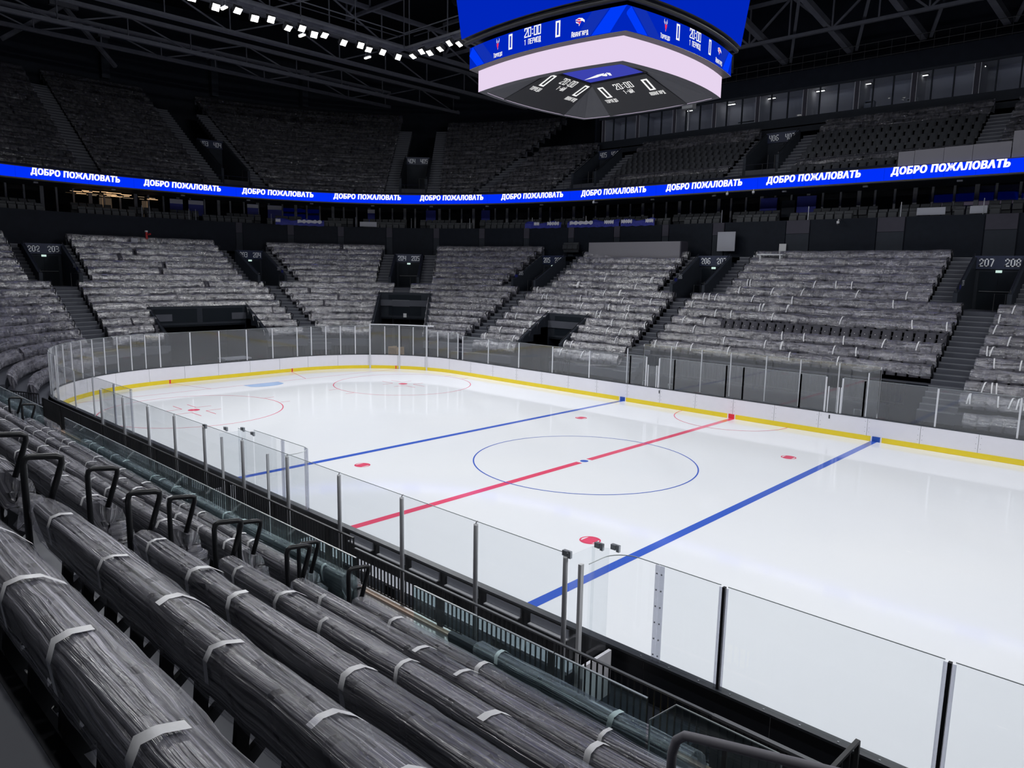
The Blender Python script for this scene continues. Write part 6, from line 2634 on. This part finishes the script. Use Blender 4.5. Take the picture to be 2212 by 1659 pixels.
cctv(-0.75, 28.1, 11.2, 'white dome camera on the balcony wall above section 207')
cctv(-20.5, 27.3, 13.4, 'white dome camera under the ribbon above section 206')
cctv(-8.6, 27.6, 13.45, 'white dome camera under the ribbon by a blue window banner')
cctv(-6.6, 27.6, 13.45, 'white dome camera under the ribbon in front of a blue window banner')
for (x, y, z, who) in ((-46.2, 0.7, 9.9, 'above section 203'), (-19.6, 27.6, 9.6, 'above the long grey box desk')):
    t = thing('hose_valve', 'red fire valve with white wheel on the balcony wall ' + who, 'valve', 'red fire valves', (x, y, z))
    m_ = MB()
    m_.tube([(0, 0, -0.3), (0, 0, 0.25)], 0.09, 8)
    m_.build('body', 'red_paint', t)
    m_ = MB()
    m_.tube([(0, 0, 0.05), (0.3, 0.2, 0.1)], 0.07, 8)
    m_.build('outlet', 'red_paint', t)
    m_ = MB()
    m_.tube([(-0.02, 0, 0.25), (-0.02, 0, 0.38)], 0.12, 8)
    m_.build('wheel', 'white_plastic', t)
t = thing('service_post', 'white box and dark frame on the gap between the top rows of section 203', 'cabinet')
m_ = MB()
m_.b6(-46.0, -45.7, -0.7, -0.2, 8.9, 9.6)
m_.build('box', 'grey_light', t)
m_ = MB()
m_.tube([(-45.6, 0.0, 8.3), (-45.6, 0.0, 9.7), (-45.6, 1.2, 9.7), (-45.6, 1.2, 8.3)], 0.03, 6)
m_.build('frame', 'black_metal', t)
# spare seats above the entrance signs
for (x, y, z, rz, who) in ((-38.6, 22.4, 10.05, math.radians(135), 'above the sign 204 205'), (-22.9, 27.2, 10.0, 0, 'above the sign 205 206')):
    for j in range(3):
        u = np.array((math.cos(rz), math.sin(rz))) if rz else np.array((1.0, 0))
        u = np.array((0.71, 0.70)) if rz else u
        p = np.array((x, y)) + u * 0.55 * (j - 1)
        o = link('wrapped_seat', LOUNGE, None, (p[0], p[1], z - 0.75), math.radians(-180) if not rz else math.radians(-135))
        tag(o, 'spare folded seat on the ledge ' + who + (', at the corner' if rz else ', under the blue banner'), 'seat', 'spare seats ' + who)
# crate, table and barriers behind the goal glass
t = thing('wooden_crate', 'slatted wooden crate standing behind the corner gate glass', 'crate', None, (-28.6, 12.6, 0.0))
for z in (0.2, 0.75, 1.3):
    m_ = MB()
    m_.b6(-0.5, 0.5, -0.42, -0.36, z - 0.09, z + 0.09)
    m_.build('slat', 'wood', t)
for x in (-0.46, 0.46):
    m_ = MB()
    m_.b6(x - 0.05, x + 0.05, -0.4, 0.4, 0.0, 1.45)
    m_.build('side', 'wood', t)
m_ = MB()
m_.b6(-0.5, 0.5, -0.4, 0.4, 0.0, 0.1)
m_.build('base', 'wood', t)
t = thing('low_platform', 'low dark platform on legs behind the goal glass', 'platform', None, (-33.4, 1.6, 0))
m_ = MB()
m_.b6(-0.6, 0.6, -1.0, 1.0, 0.85, 0.95)
m_.build('top', 'grey_light', t)
for x in (-0.5, 0.5):
    for y in (-0.9, 0, 0.9):
        m_ = MB()
        m_.b6(x - 0.04, x + 0.04, y - 0.04, y + 0.04, 0, 0.85)
        m_.build('leg', 'black_metal', t)


def fence(label, a, b, z0, h, pitch=0.16):
    t = thing('crowd_barrier', label, 'barrier', 'crowd barriers')
    a, b = np.array(a, float), np.array(b, float)
    L = np.linalg.norm(b - a)
    m_ = MB()
    m_.bar((*a, z0 + h), (*b, z0 + h), 0.05, 0.05)
    m_.build('top_rail', 'black_metal', t)
    m_ = MB()
    m_.bar((*a, z0 + 0.12), (*b, z0 + 0.12), 0.04, 0.04)
    m_.build('bottom_rail', 'black_metal', t)
    bm = MB().b6(-0.014, 0.014, -0.014, 0.014, z0 + 0.0, z0 + h).mesh('baluster', 'black_metal')
    n = max(2, int(L / pitch))
    for i in range(n + 1):
        q = a + (b - a) * i / n
        link('baluster', bm, t, (q[0], q[1], 0))


fence('black barrier in front of section 203 behind the goal glass, 202 side', (-34.4, -9.5), (-34.9, -3.0), 0.3, 1.9, 0.28)
fence('black barrier behind the penalty boxes', (-6.9, 15.9), (7.4, 15.9), 1.35, 1.15, 0.2)
fence('short black barrier below section 206 beside the tunnel', (-14.4, 14.6), (-12.6, 14.6), 0.3, 1.5, 0.18)
fence('black barrier below the entrance 203 204', (-33.8, 6.2), (-32.0, 10.5), 0.3, 1.2, 0.28)
fence('black barrier around the stand corner beyond the railing', (-19.2, -14.3), (-22.5, -15.6), 0.66, 1.2, 0.16)
fence('tall black barrier by the bowed goal end glass', (-22.5, -15.6), (-26.0, -14.6), 0.66, 1.5, 0.16)
# closed front walls of the far stand
m_ = MB()
P = resample(clip(-1.86, NOLO, bnd(Y, -2.5)), 40)
m_.grid([[(*p, -0.1) for p in P], [(*p, 1.6) for p in P]])
m_.b6(-9.2, 8.3, 16.25, 16.35, -0.1, zfl(0))
m_.b6(-7.0, 6.7, 15.6, 16.3, -0.1, 1.35)
struct('wall_front_far', m_, 'wall_dark', 'dark front wall of the stand behind the penalty boxes')
# moving-head lamp on a pole near the scoreboard
t = thing('effect_lamp', 'white moving-head lamp on a slim pole beside the press boxes', 'lamp', None, (-16.0, 33.9, 19.6))
m_ = MB()
m_.tube([(0, 0, 0), (0, 0, 1.7)], 0.06, 6)
m_.build('pole', 'bar_steel', t)
m_ = MB()
m_.b6(-0.5, 0.5, -0.3, 0.3, 1.75, 2.2)
m_.tube([(0.1, 0, 2.2), (0.5, 0, 2.7)], 0.16, 8)
m_.build('head', 'white_plastic', t)
